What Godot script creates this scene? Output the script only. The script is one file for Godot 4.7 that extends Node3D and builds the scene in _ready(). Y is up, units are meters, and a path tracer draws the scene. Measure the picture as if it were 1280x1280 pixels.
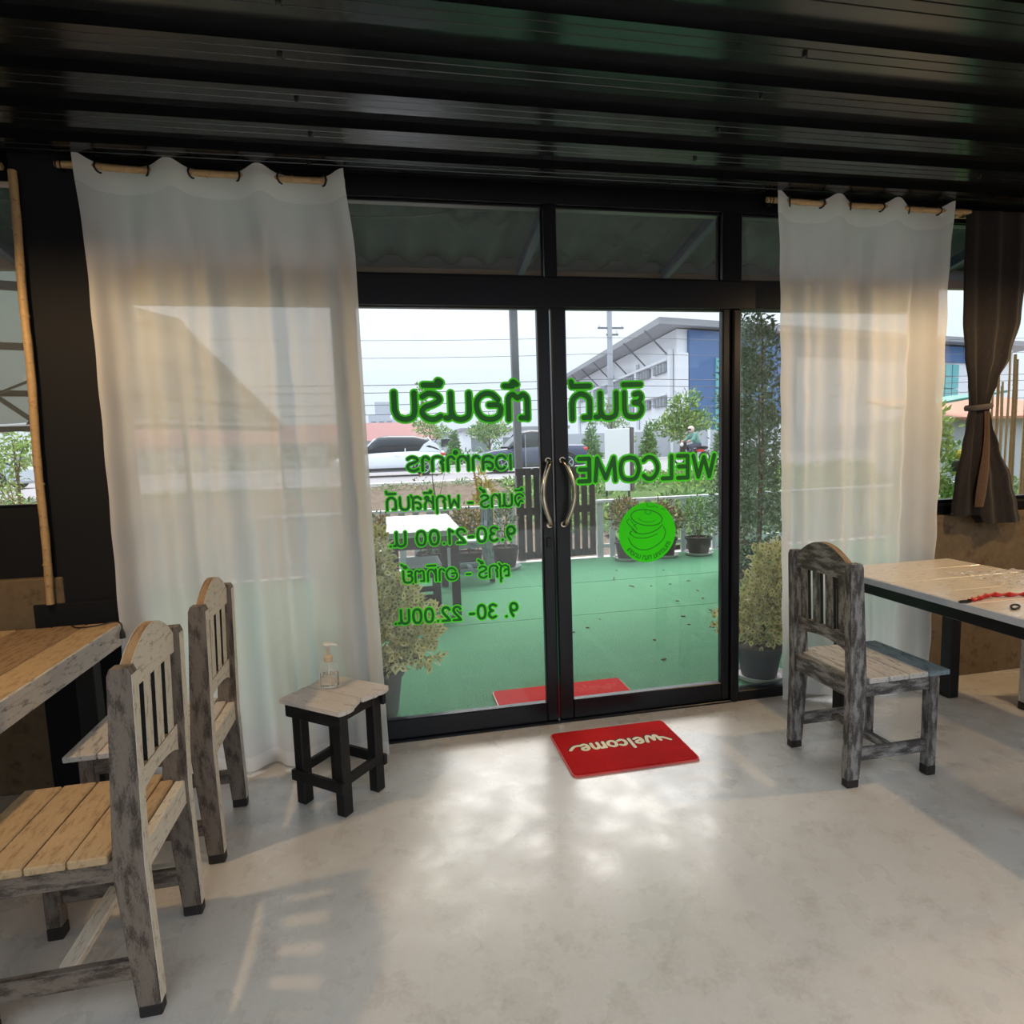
extends Node3D

# ---------------------------------------------------------------- mesh builder
class MB:
	var v := PackedVector3Array()
	var n := PackedVector3Array()

	func tri(a, b, c, out):
		var k = (b - a).cross(c - a)
		var nn = k.normalized()
		if k.dot(out) > 0.0:
			v.append_array([a, c, b])
		else:
			v.append_array([a, b, c])
			nn = -nn
		n.append_array([nn, nn, nn])

	func quad(a, b, c, d, out):
		tri(a, b, c, out)
		tri(a, c, d, out)

	func stri(a, b, c, na, nb, nc):
		var k = (b - a).cross(c - a)
		if k.dot(na + nb + nc) > 0.0:
			v.append_array([a, c, b])
			n.append_array([na, nc, nb])
		else:
			v.append_array([a, b, c])
			n.append_array([na, nb, nc])

	# chamfered box
	func box(c: Vector3, s: Vector3, bev := 0.003, bs := Basis()):
		var h = s * 0.5
		var e = minf(bev, minf(h.x, minf(h.y, h.z)) * 0.45)
		var p = func(sg: Vector3, ax: int):
			var q = Vector3(sg.x * (h.x - e), sg.y * (h.y - e), sg.z * (h.z - e))
			q[ax] = sg[ax] * h[ax]
			return c + bs * q
		for ax in 3:
			var u = (ax + 1) % 3
			var w = (ax + 2) % 3
			for sa in [-1.0, 1.0]:
				var k = []
				for t in [[-1.0, -1.0], [1.0, -1.0], [1.0, 1.0], [-1.0, 1.0]]:
					var sg = Vector3()
					sg[ax] = sa
					sg[u] = t[0]
					sg[w] = t[1]
					k.append(p.call(sg, ax))
				var o = Vector3()
				o[ax] = sa
				quad(k[0], k[1], k[2], k[3], bs * o)
				for su in [-1.0, 1.0]:
					var s1 = Vector3()
					s1[ax] = sa
					s1[u] = su
					s1[w] = -1.0
					var s2 = s1
					s2[w] = 1.0
					var oo = Vector3()
					oo[ax] = sa
					oo[u] = su
					quad(p.call(s1, ax), p.call(s2, ax), p.call(s2, u), p.call(s1, u), bs * oo)
		for sx in [-1.0, 1.0]:
			for sy in [-1.0, 1.0]:
				for sz in [-1.0, 1.0]:
					var sg = Vector3(sx, sy, sz)
					tri(p.call(sg, 0), p.call(sg, 1), p.call(sg, 2), bs * sg)

	# box between two points, with a width across and a height
	func bar(a: Vector3, b: Vector3, w: float, h: float, bev := 0.003, up := Vector3.UP):
		var d = (b - a).normalized()
		var side = up.cross(d)
		if side.length() < 0.01:
			side = Vector3.RIGHT
		side = side.normalized()
		var u = d.cross(side).normalized()
		box((a + b) * 0.5, Vector3(w, h, a.distance_to(b)), bev, Basis(side, u, d))

	func grid(pts: Array, closed_u := false, closed_v := false):
		var nv = pts.size()
		var nu = pts[0].size()
		var nm = []
		for j in nv:
			var row = []
			for i in nu:
				var i0 = (i - 1 + nu) % nu if closed_u else maxi(i - 1, 0)
				var i1 = (i + 1) % nu if closed_u else mini(i + 1, nu - 1)
				var j0 = (j - 1 + nv) % nv if closed_v else maxi(j - 1, 0)
				var j1 = (j + 1) % nv if closed_v else mini(j + 1, nv - 1)
				var du = pts[j][i1] - pts[j][i0]
				var dv = pts[j1][i] - pts[j0][i]
				var k = du.cross(dv)
				if k.length() < 1e-9:
					var jj = clampi(j, 1, nv - 2) if nv > 2 else j
					du = pts[jj][i1] - pts[jj][i0]
					dv = pts[mini(j + 1, nv - 1)][i] - pts[maxi(j - 1, 0)][i]
					k = du.cross(dv)
				row.append(k.normalized())
			nm.append(row)
		for j in (nv if closed_v else nv - 1):
			for i in (nu if closed_u else nu - 1):
				var i1 = (i + 1) % nu
				var j1 = (j + 1) % nv
				stri(pts[j][i], pts[j][i1], pts[j1][i1], nm[j][i], nm[j][i1], nm[j1][i1])
				stri(pts[j][i], pts[j1][i1], pts[j1][i], nm[j][i], nm[j1][i1], nm[j1][i])

	func tube(path: Array, r, sides := 8, caps := true):
		var rings = []
		var m = path.size()
		var side = Vector3()
		for i in m:
			var t = (path[mini(i + 1, m - 1)] - path[maxi(i - 1, 0)]).normalized()
			if i == 0:
				side = t.cross(Vector3.UP if absf(t.y) < 0.9 else Vector3.RIGHT).normalized()
			else:
				side = (side - t * side.dot(t)).normalized()
			var up = t.cross(side)
			var rr = r[i] if r is Array else r
			var ring = []
			for k in sides:
				var a = TAU * k / sides
				ring.append(path[i] + (side * cos(a) - up * sin(a)) * rr)
			rings.append(ring)
		grid(rings, true)
		if caps:
			for e in [0, m - 1]:
				var o = (path[0] - path[1]) if e == 0 else (path[m - 1] - path[m - 2])
				for k in sides:
					tri(path[e], rings[e][k], rings[e][(k + 1) % sides], o)

	# profile of (radius, height), turned round the y axis at base
	func lathe(prof: Array, base := Vector3(), segs := 16, bs := Basis(), power := 2.0, sz := 1.0):
		var rings = []
		for p in prof:
			var ring = []
			for k in segs:
				var a = TAU * k / segs
				var ca = cos(a)
				var sa = sin(a)
				var f = 1.0
				if power != 2.0:
					f = 1.0 / pow(pow(absf(ca), power) + pow(absf(sa), power), 1.0 / power)
				ring.append(base + bs * Vector3(p.x * ca * f, p.y, -p.x * sa * f * sz))
			rings.append(ring)
		for j in rings.size() - 1:
			var a = prof[j]
			var b = prof[j + 1]
			var pn = Vector2(b.y - a.y, a.x - b.x).normalized()
			for k in segs:
				var k1 = (k + 1) % segs
				var o0 = bs * Vector3(cos(TAU * k / segs) * pn.x, pn.y, -sin(TAU * k / segs) * pn.x)
				var o1 = bs * Vector3(cos(TAU * k1 / segs) * pn.x, pn.y, -sin(TAU * k1 / segs) * pn.x)
				if a.x > 1e-6:
					stri(rings[j][k], rings[j][k1], rings[j + 1][k1], o0, o1, o1)
				if b.x > 1e-6:
					stri(rings[j][k], rings[j + 1][k1], rings[j + 1][k], o0, o1, o0)

	# polygon in (x, y) of the basis, pushed along its z from z0 to z1
	func prism(poly: Array, z0: float, z1: float, at := Vector3(), bs := Basis()):
		var pp = PackedVector2Array(poly)
		var ix = Geometry2D.triangulate_polygon(pp)
		var mid = Vector2()
		for q in pp:
			mid += q / pp.size()
		for k in range(0, ix.size(), 3):
			for zz in [[z0, -1.0], [z1, 1.0]]:
				var q = []
				for j in 3:
					q.append(at + bs * Vector3(pp[ix[k + j]].x, pp[ix[k + j]].y, zz[0]))
				tri(q[0], q[1], q[2], bs * Vector3(0, 0, zz[1] * signf(z1 - z0)))
		var cw = Geometry2D.is_polygon_clockwise(pp)
		for k in pp.size():
			var a = pp[k]
			var b = pp[(k + 1) % pp.size()]
			var o = Vector2(b.y - a.y, a.x - b.x) * (-1.0 if cw else 1.0)
			quad(at + bs * Vector3(a.x, a.y, z0), at + bs * Vector3(b.x, b.y, z0), at + bs * Vector3(b.x, b.y, z1), at + bs * Vector3(a.x, a.y, z1), bs * Vector3(o.x, o.y, 0))

	func ball(c: Vector3, r: Vector3, segs := 10, rows := 7):
		var pts = []
		for j in rows + 1:
			var th = PI * j / rows
			var ring = []
			for k in segs:
				var a = TAU * k / segs
				ring.append(c + Vector3(sin(th) * cos(a) * r.x, cos(th) * r.y, sin(th) * sin(a) * r.z))
			pts.append(ring)
		for j in rows:
			for k in segs:
				var k1 = (k + 1) % segs
				var q = [pts[j][k], pts[j][k1], pts[j + 1][k1], pts[j + 1][k]]
				var m = []
				for w in q:
					m.append(((w - c) / r).normalized())
				stri(q[0], q[1], q[2], m[0], m[1], m[2])
				stri(q[0], q[2], q[3], m[0], m[2], m[3])

	func mesh() -> ArrayMesh:
		var a = []
		a.resize(Mesh.ARRAY_MAX)
		a[Mesh.ARRAY_VERTEX] = v
		a[Mesh.ARRAY_NORMAL] = n
		var m = ArrayMesh.new()
		m.add_surface_from_arrays(Mesh.PRIMITIVE_TRIANGLES, a)
		return m

# ---------------------------------------------------------------- naming
var used := {}
var M := {}
var rng := RandomNumberGenerator.new()

func numbered(called: String) -> String:
	if not used.has(called):
		used[called] = 0
		return called
	used[called] += 1
	return "%s_%03d" % [called, used[called]]

func tag(o, label, category, group := ""):
	o.set_meta("label", label)
	o.set_meta("category", category)
	if group != "":
		o.set_meta("group", group)
	return o

func thing(called, label, category, at := Vector3.ZERO, turn := 0.0, group := ""):
	var o = Node3D.new()
	o.name = numbered(called)
	add_child(o)
	o.position = at
	o.rotation.y = turn
	return tag(o, label, category, group)

func put(called, m, material, parent = null):
	var o = MeshInstance3D.new()
	o.mesh = m.mesh() if m is MB else m
	o.material_override = material
	if parent == null:
		o.name = numbered(called)
		add_child(o)
	else:
		o.name = called
		parent.add_child(o, true)
	return o

func solo(called, m, material, label, category, group := ""):
	return tag(put(called, m, material), label, category, group)

func struct(called, m, material, label := ""):
	var o = put(called, m, material)
	o.set_meta("kind", "structure")
	if label != "":
		o.set_meta("label", label)
	return o

func struct_base(called, at := Vector3.ZERO, label := ""):
	var o = Node3D.new()
	o.name = numbered(called)
	add_child(o)
	o.position = at
	o.set_meta("kind", "structure")
	if label != "":
		o.set_meta("label", label)
	return o

func dup(root, label, at, turn := 0.0, group := ""):
	var base_name = String(root.name).rstrip("0123456789").rstrip("_")
	var r = root.duplicate()
	r.name = numbered(base_name)
	add_child(r)
	r.position = at
	r.rotation.y = turn
	r.set_meta("label", label)
	if group != "":
		r.set_meta("group", group)
	return r

func P(x, y, z) -> Vector3:
	return Vector3(x, y, z)

func bx(c, s, bev := 0.003):
	var m = MB.new()
	m.box(c, s, bev)
	return m

# box given by its lower and upper corners
func ab(x0, x1, y0, y1, z0, z1, bev := 0.003):
	var m = MB.new()
	m.box(Vector3((x0 + x1) / 2.0, (y0 + y1) / 2.0, (z0 + z1) / 2.0), Vector3(absf(x1 - x0), absf(y1 - y0), absf(z1 - z0)), bev)
	return m

# ---------------------------------------------------------------- materials
func mat(c: Color, rough := 0.6, spec := 0.5, metal := 0.0):
	var m = StandardMaterial3D.new()
	m.albedo_color = c
	m.roughness = rough
	m.metallic_specular = spec
	m.metallic = metal
	return m

func tri_on(m, sc: Vector3, world := false):
	m.uv1_triplanar = true
	m.uv1_world_triplanar = world
	m.uv1_scale = sc
	m.uv1_triplanar_sharpness = 4.0
	return m

func noise_img(size: int, freq: float, sd: int, oct := 4, kind := FastNoiseLite.TYPE_SIMPLEX_SMOOTH) -> PackedByteArray:
	var f = FastNoiseLite.new()
	f.seed = sd
	f.noise_type = kind
	f.frequency = freq
	f.fractal_octaves = oct
	var im = f.get_seamless_image(size, size)
	im.convert(Image.FORMAT_L8)
	return im.get_data()

# a colour texture out of fine grain, wide patches and worn places
func worn_tex(size, base: Color, base2: Color, wear: Color, amount: float, sd: int, f1 := 0.05, f2 := 0.012, soft := 0.08):
	var a = noise_img(size, f1, sd, 4)
	var b = noise_img(size, f2, sd + 7, 4)
	var c = noise_img(size, f1 * 2.2, sd + 13, 2)
	var out = PackedByteArray()
	out.resize(size * size * 3)
	var r = RandomNumberGenerator.new()
	r.seed = sd
	for i in size * size:
		var x = a[i] / 255.0
		var y = b[i] / 255.0
		var z = c[i] / 255.0
		var col = base.lerp(base2, clampf(x * 0.7 + z * 0.5 - 0.1, 0.0, 1.0))
		var w = smoothstep(1.0 - amount - soft, 1.0 - amount + soft, y * 0.65 + z * 0.2 + x * 0.15)
		col = col.lerp(wear, w * (0.6 + 0.4 * z))
		var grain = 1.0 + 0.035 * (r.randf() - 0.5)
		out[i * 3] = int(clampf(col.r * grain, 0, 1) * 255.0)
		out[i * 3 + 1] = int(clampf(col.g * grain, 0, 1) * 255.0)
		out[i * 3 + 2] = int(clampf(col.b * grain, 0, 1) * 255.0)
	return ImageTexture.create_from_image(Image.create_from_data(size, size, false, Image.FORMAT_RGB8, out))

func grey_tex(size, freq, sd, lo, hi, oct := 4):
	var a = noise_img(size, freq, sd, oct)
	for i in a.size():
		a[i] = int(255.0 * clampf(lerpf(lo, hi, a[i] / 255.0), 0.0, 1.0))
	return ImageTexture.create_from_image(Image.create_from_data(size, size, false, Image.FORMAT_L8, a))

const AXES := [Vector3(1.6, 6, 6), Vector3(6, 1.6, 6), Vector3(6, 6, 1.6)]

# one wood look, its grain along the x, y or z axis of the thing
func wood_set(key, tex, rough := 0.6, spec := 0.4, relief := 0.06):
	for ax in 3:
		var m = mat(Color.WHITE, rough, spec)
		m.albedo_texture = tex
		tri_on(m, AXES[ax])
		m.heightmap_enabled = true
		m.heightmap_texture = M.grain
		m.heightmap_scale = relief
		M["%s%d" % [key, ax]] = m

func col(r, g, b):
	return Color(r / 255.0, g / 255.0, b / 255.0)

func make_materials():
	M.grain = grey_tex(256, 0.03, 5, 0.0, 1.0, 4)
	M.black_paint = mat(col(16, 17, 20), 0.5, 0.3)
	M.black_wall = mat(col(27, 28, 31), 0.7, 0.3)
	M.black_frame = mat(col(13, 15, 22), 0.32, 0.42)
	var cm = mat(col(17, 18, 20), 0.24, 0.5)
	cm.roughness_texture = grey_tex(256, 0.02, 31, 0.75, 1.0, 4)
	tri_on(cm, Vector3(0.3, 2, 2), true)
	M.sheet = cm
	# painted concrete floor: pale, glossy, scuffed
	var fm = mat(Color.WHITE, 1.0, 0.5)
	fm.albedo_texture = worn_tex(1024, col(212, 208, 202), col(206, 201, 195), col(182, 174, 166), 0.28, 77, 0.06, 0.014, 0.26)
	fm.roughness_texture = grey_tex(1024, 0.012, 91, 0.16, 0.48, 5)
	fm.heightmap_enabled = true
	fm.heightmap_texture = grey_tex(1024, 0.02, 92, 0.0, 1.0, 5)
	fm.heightmap_scale = 0.06
	tri_on(fm, Vector3(0.42, 0.42, 0.42), true)
	fm.clearcoat_enabled = true
	fm.metallic_specular = 0.58
	fm.clearcoat = 0.8
	fm.clearcoat_roughness = 0.32
	M.floor = fm
	var ce = mat(Color.WHITE, 0.75, 0.3)
	ce.albedo_texture = worn_tex(512, col(122, 104, 82), col(108, 92, 70), col(84, 70, 54), 0.28, 41, 0.02, 0.01, 0.15)
	ce.heightmap_enabled = true
	ce.heightmap_texture = M.grain
	ce.heightmap_scale = 0.2
	tri_on(ce, Vector3(1.2, 1.2, 1.2), true)
	M.cement = ce
	# distressed paint
	wood_set("pale", worn_tex(512, col(220, 213, 199), col(208, 200, 186), col(134, 120, 106), 0.30, 11, 0.05, 0.016, 0.16))
	wood_set("mid", worn_tex(512, col(150, 140, 128), col(128, 118, 106), col(66, 57, 50), 0.38, 19, 0.05, 0.016, 0.28))
	wood_set("dark", worn_tex(512, col(152, 150, 148), col(134, 131, 128), col(54, 49, 48), 0.50, 23, 0.05, 0.009, 0.2))
	wood_set("tan", worn_tex(512, col(194, 168, 132), col(178, 150, 114), col(138, 110, 80), 0.30, 29, 0.05, 0.014, 0.22))
	wood_set("oak", worn_tex(512, col(168, 142, 112), col(146, 118, 88), col(108, 82, 60), 0.38, 37, 0.05, 0.012, 0.2))
	wood_set("chalk", worn_tex(512, col(204, 200, 197), col(188, 183, 178), col(112, 110, 110), 0.33, 43, 0.04, 0.014, 0.14))
	wood_set("white", worn_tex(512, col(226, 218, 206), col(208, 198, 184), col(166, 150, 132), 0.26, 47, 0.04, 0.012, 0.16), 0.22, 0.5, 0.04)
	wood_set("stooltop", worn_tex(512, col(216, 208, 202), col(204, 194, 186), col(156, 145, 134), 0.28, 53, 0.03, 0.012, 0.10))
	wood_set("brown", worn_tex(512, col(128, 116, 104), col(114, 102, 92), col(58, 49, 43), 0.40, 59, 0.05, 0.009, 0.2))
	wood_set("blueish", worn_tex(512, col(150, 168, 176), col(120, 138, 146), col(70, 82, 88), 0.34, 61, 0.03, 0.012, 0.12))
	wood_set("snow", worn_tex(256, col(204, 209, 218), col(194, 198, 207), col(168, 172, 180), 0.2, 67, 0.03, 0.012, 0.12))
	wood_set("soot", worn_tex(256, col(28, 27, 28), col(22, 22, 24), col(52, 44, 40), 0.22, 71, 0.03, 0.012, 0.08), 0.5)
	M.foot = mat(col(34, 29, 27), 0.6)
	var bam = mat(Color.WHITE, 0.5, 0.4)
	bam.albedo_texture = worn_tex(256, col(190, 160, 118), col(170, 138, 96), col(128, 98, 66), 0.25, 83, 0.03, 0.02, 0.12)
	tri_on(bam, Vector3(4, 4, 4))
	M.bamboo = bam
	var bam2 = bam.duplicate()
	bam2.albedo_color = col(226, 206, 166)
	M.bamboo_pale = bam2
	M.bamboo_grey = bam.duplicate()
	M.bamboo_grey.albedo_color = col(196, 184, 160)
	# glass
	var gl = mat(Color(0.93, 0.97, 0.96, 0.04), 0.02, 0.36)
	gl.transparency = BaseMaterial3D.TRANSPARENCY_ALPHA
	M.glass = gl
	var cl = mat(Color(1, 1, 1, 0.08), 0.06, 0.5)
	cl.transparency = BaseMaterial3D.TRANSPARENCY_ALPHA
	M.clear = cl
	var gel = mat(Color(0.96, 0.95, 0.92, 0.04), 0.02, 0.5)
	gel.refraction_enabled = true
	gel.refraction_scale = 0.035
	M.gel = gel
	# sheer curtain
	var sh = mat(Color(0.90, 0.89, 0.88, 0.86), 0.85, 0.2)
	sh.transparency = BaseMaterial3D.TRANSPARENCY_ALPHA
	sh.backlight_enabled = true
	sh.backlight = Color(0.9, 0.9, 0.9)
	M.sheer = sh
	var sh2 = sh.duplicate()
	sh2.albedo_color.a = 0.97
	M.sheer_hem = sh2
	var dk = mat(Color.WHITE, 0.75, 0.3)
	dk.albedo_texture = worn_tex(256, col(34, 30, 30), col(26, 23, 24), col(58, 46, 36), 0.3, 97, 0.05, 0.02, 0.12)
	tri_on(dk, Vector3(14, 3, 14))
	dk.rim_enabled = true
	dk.rim = 0.3
	M.drape = dk
	var lg = dk.duplicate()
	lg.albedo_texture = worn_tex(256, col(88, 66, 50), col(70, 54, 42), col(50, 40, 34), 0.3, 99, 0.06, 0.03, 0.12)
	M.lining = lg
	M.chrome = mat(col(196, 186, 172), 0.22, 0.5, 1.0)
	M.dark_metal = mat(col(40, 40, 42), 0.35, 0.5, 0.6)
	M.white_plastic = mat(col(226, 222, 214), 0.35)
	M.black_plastic = mat(col(22, 22, 24), 0.4)
	M.green_dark = mat(col(4, 92, 28), 0.5)
	M.green_lime = mat(col(96, 255, 40), 0.5)
	M.green_logo = mat(col(60, 222, 10), 0.5)
	for k in ["green_dark", "green_lime", "green_logo"]:
		M[k].backlight_enabled = true
		var c = M[k].albedo_color
		M[k].backlight = c * ((0.45 if k == "green_dark" else 1.0) / c.g)
	M.logo_line = mat(col(6, 120, 24), 0.5)
	var rm = mat(Color.WHITE, 0.85, 0.2)
	rm.albedo_texture = worn_tex(512, col(206, 34, 32), col(176, 22, 24), col(120, 14, 18), 0.30, 101, 0.12, 0.05, 0.12)
	rm.heightmap_enabled = true
	rm.heightmap_texture = grey_tex(256, 0.12, 103, 0.0, 1.0, 2)
	rm.heightmap_scale = 0.25
	tri_on(rm, Vector3(3.5, 3.5, 3.5))
	M.red_mat = rm
	M.red_edge = mat(col(226, 96, 96), 0.6)
	M.pink_edge = mat(col(232, 176, 170), 0.6)
	M.cream = mat(col(236, 222, 186), 0.8)
	M.maroon = mat(col(70, 14, 14), 0.8)
	M.red_strap = mat(col(190, 24, 22), 0.35)
	# outside
	var tf = mat(Color.WHITE, 0.9, 0.2)
	tf.albedo_texture = worn_tex(1024, col(104, 162, 126), col(82, 138, 104), col(56, 98, 76), 0.34, 111, 0.10, 0.04, 0.16)
	tf.heightmap_enabled = true
	tf.heightmap_texture = grey_tex(512, 0.15, 113, 0.0, 1.0, 3)
	tf.heightmap_scale = 0.8
	tri_on(tf, Vector3(0.9, 0.9, 1.8), true)
	M.turf = tf
	var so = mat(Color.WHITE, 0.95, 0.2)
	so.albedo_texture = worn_tex(512, col(118, 104, 92), col(90, 78, 70), col(66, 62, 50), 0.4, 121, 0.05, 0.02, 0.15)
	tri_on(so, Vector3(0.4, 0.4, 0.4), true)
	M.soil = so
	var gr = so.duplicate()
	gr.albedo_texture = worn_tex(512, col(80, 104, 58), col(62, 88, 46), col(96, 92, 66), 0.3, 127, 0.05, 0.02, 0.15)
	M.grass = gr
	var asp = so.duplicate()
	asp.albedo_texture = worn_tex(256, col(146, 144, 148), col(136, 134, 138), col(118, 116, 118), 0.25, 131, 0.05, 0.02, 0.15)
	M.asphalt = asp
	M.kerb = mat(col(206, 204, 200), 0.8)
	var fc = so.duplicate()
	fc.albedo_texture = worn_tex(256, col(84, 86, 86), col(72, 74, 74), col(56, 57, 58), 0.3, 137, 0.04, 0.015, 0.15)
	M.fibre = fc
	M.beam_brown = mat(col(120, 92, 84), 0.7)
	M.beam_blue = mat(col(44, 52, 78), 0.5)
	M.pot_black = mat(col(22, 22, 26), 0.5, 0.35)
	M.pot_grey = mat(col(86, 88, 88), 0.5)
	M.pot_blue = mat(col(36, 44, 58), 0.5, 0.4)
	M.pot_red = mat(col(96, 58, 52), 0.7)
	M.saucer = mat(col(206, 204, 206), 0.5)
	M.earth = mat(col(72, 56, 46), 0.95)
	M.stem = mat(col(92, 76, 58), 0.9)
	M.picket = mat(col(206, 210, 216), 0.6)
	M.gate = mat(col(28, 31, 40), 0.5, 0.35)
	M.steel_pole = mat(col(104, 106, 112), 0.5)
	M.concrete_pole = mat(col(168, 172, 182), 0.7)
	M.wire = mat(col(88, 92, 98), 0.6)
	M.wall_white = mat(col(222, 226, 232), 0.7)
	M.wall_grey = mat(col(176, 182, 192), 0.8)
	M.wall_blue = mat(col(62, 102, 152), 0.5)
	M.teal = mat(col(96, 172, 176), 0.25)
	M.louver = mat(col(120, 128, 136), 0.6)
	M.roof_grey = mat(col(140, 142, 148), 0.6)
	M.roof_red = mat(col(112, 34, 40), 0.6)
	M.roof_rust = mat(col(168, 110, 88), 0.7)
	M.canvas = mat(col(112, 118, 114), 0.8)
	M.canvas.backlight_enabled = true
	M.canvas.backlight = Color(0.32, 0.34, 0.33)
	M.car_white = mat(col(226, 232, 242), 0.15)
	M.car_navy = mat(col(52, 62, 92), 0.15)
	M.car_silver = mat(col(176, 186, 196), 0.15)
	M.car_glass = mat(col(26, 32, 42), 0.08, 0.4)
	M.car_trim = mat(col(30, 32, 36), 0.5)
	M.tyre = mat(col(30, 30, 32), 0.8)
	M.lamp_red = mat(col(206, 40, 34), 0.3)
	M.skin = mat(col(176, 128, 104), 0.6)
	M.jacket = mat(col(96, 142, 132), 0.8)
	M.trousers = mat(col(62, 66, 88), 0.8)
	M.helmet = mat(col(216, 190, 184), 0.3)
	M.leaf = mat(Color.WHITE, 0.5, 0.4)
	M.leaf.vertex_color_use_as_albedo = true
	M.leaf.backlight_enabled = true
	M.leaf.backlight = Color(0.5, 0.5, 0.5)
	var bulb = mat(col(255, 214, 150), 0.4)
	bulb.emission_enabled = true
	bulb.emission = Color(1.0, 0.72, 0.36)
	bulb.emission_energy_multiplier = 6.0
	M.bulb = bulb
	M.paper = mat(col(236, 238, 244), 0.6)

# ---------------------------------------------------------------- flat strokes (vinyl lettering)
func smooth(p: Array, steps := 4) -> Array:
	if p.size() < 3:
		return p
	var out = []
	for i in p.size() - 1:
		var a = p[maxi(i - 1, 0)]
		var b = p[i]
		var c = p[i + 1]
		var d = p[mini(i + 2, p.size() - 1)]
		for k in steps:
			var t = float(k) / steps
			out.append(0.5 * ((2.0 * b) + (c - a) * t + (2.0 * a - 5.0 * b + 4.0 * c - d) * t * t + (3.0 * b - a - 3.0 * c + d) * t * t * t))
	out.append(p[p.size() - 1])
	return out

func smooth3(p: Array, steps := 4) -> Array:
	return smooth(p, steps)

func path2(s: String) -> Array:
	var out = []
	for q in s.split(" ", false):
		var c = q.split(",")
		out.append(Vector2(float(c[0]), float(c[1])))
	return out

func stroke(m: MB, p: Array, r: float, z: float, thick := 0.0004, bs := Basis(), at := Vector3()):
	var o = bs * Vector3(0, 0, 1)
	for i in p.size():
		var c = Vector3(p[i].x, p[i].y, z + thick)
		for k in 10:
			var a0 = TAU * k / 10.0
			var a1 = TAU * (k + 1) / 10.0
			m.tri(at + bs * c, at + bs * (c + Vector3(cos(a0) * r, sin(a0) * r, 0)), at + bs * (c + Vector3(cos(a1) * r, sin(a1) * r, 0)), o)
		if i + 1 < p.size():
			var d = (p[i + 1] - p[i]).normalized() * r
			var s = Vector3(-d.y, d.x, 0)
			var e = Vector3(p[i + 1].x, p[i + 1].y, z + thick)
			m.quad(at + bs * (c + s), at + bs * (c - s), at + bs * (e - s), at + bs * (e + s), o)

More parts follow.
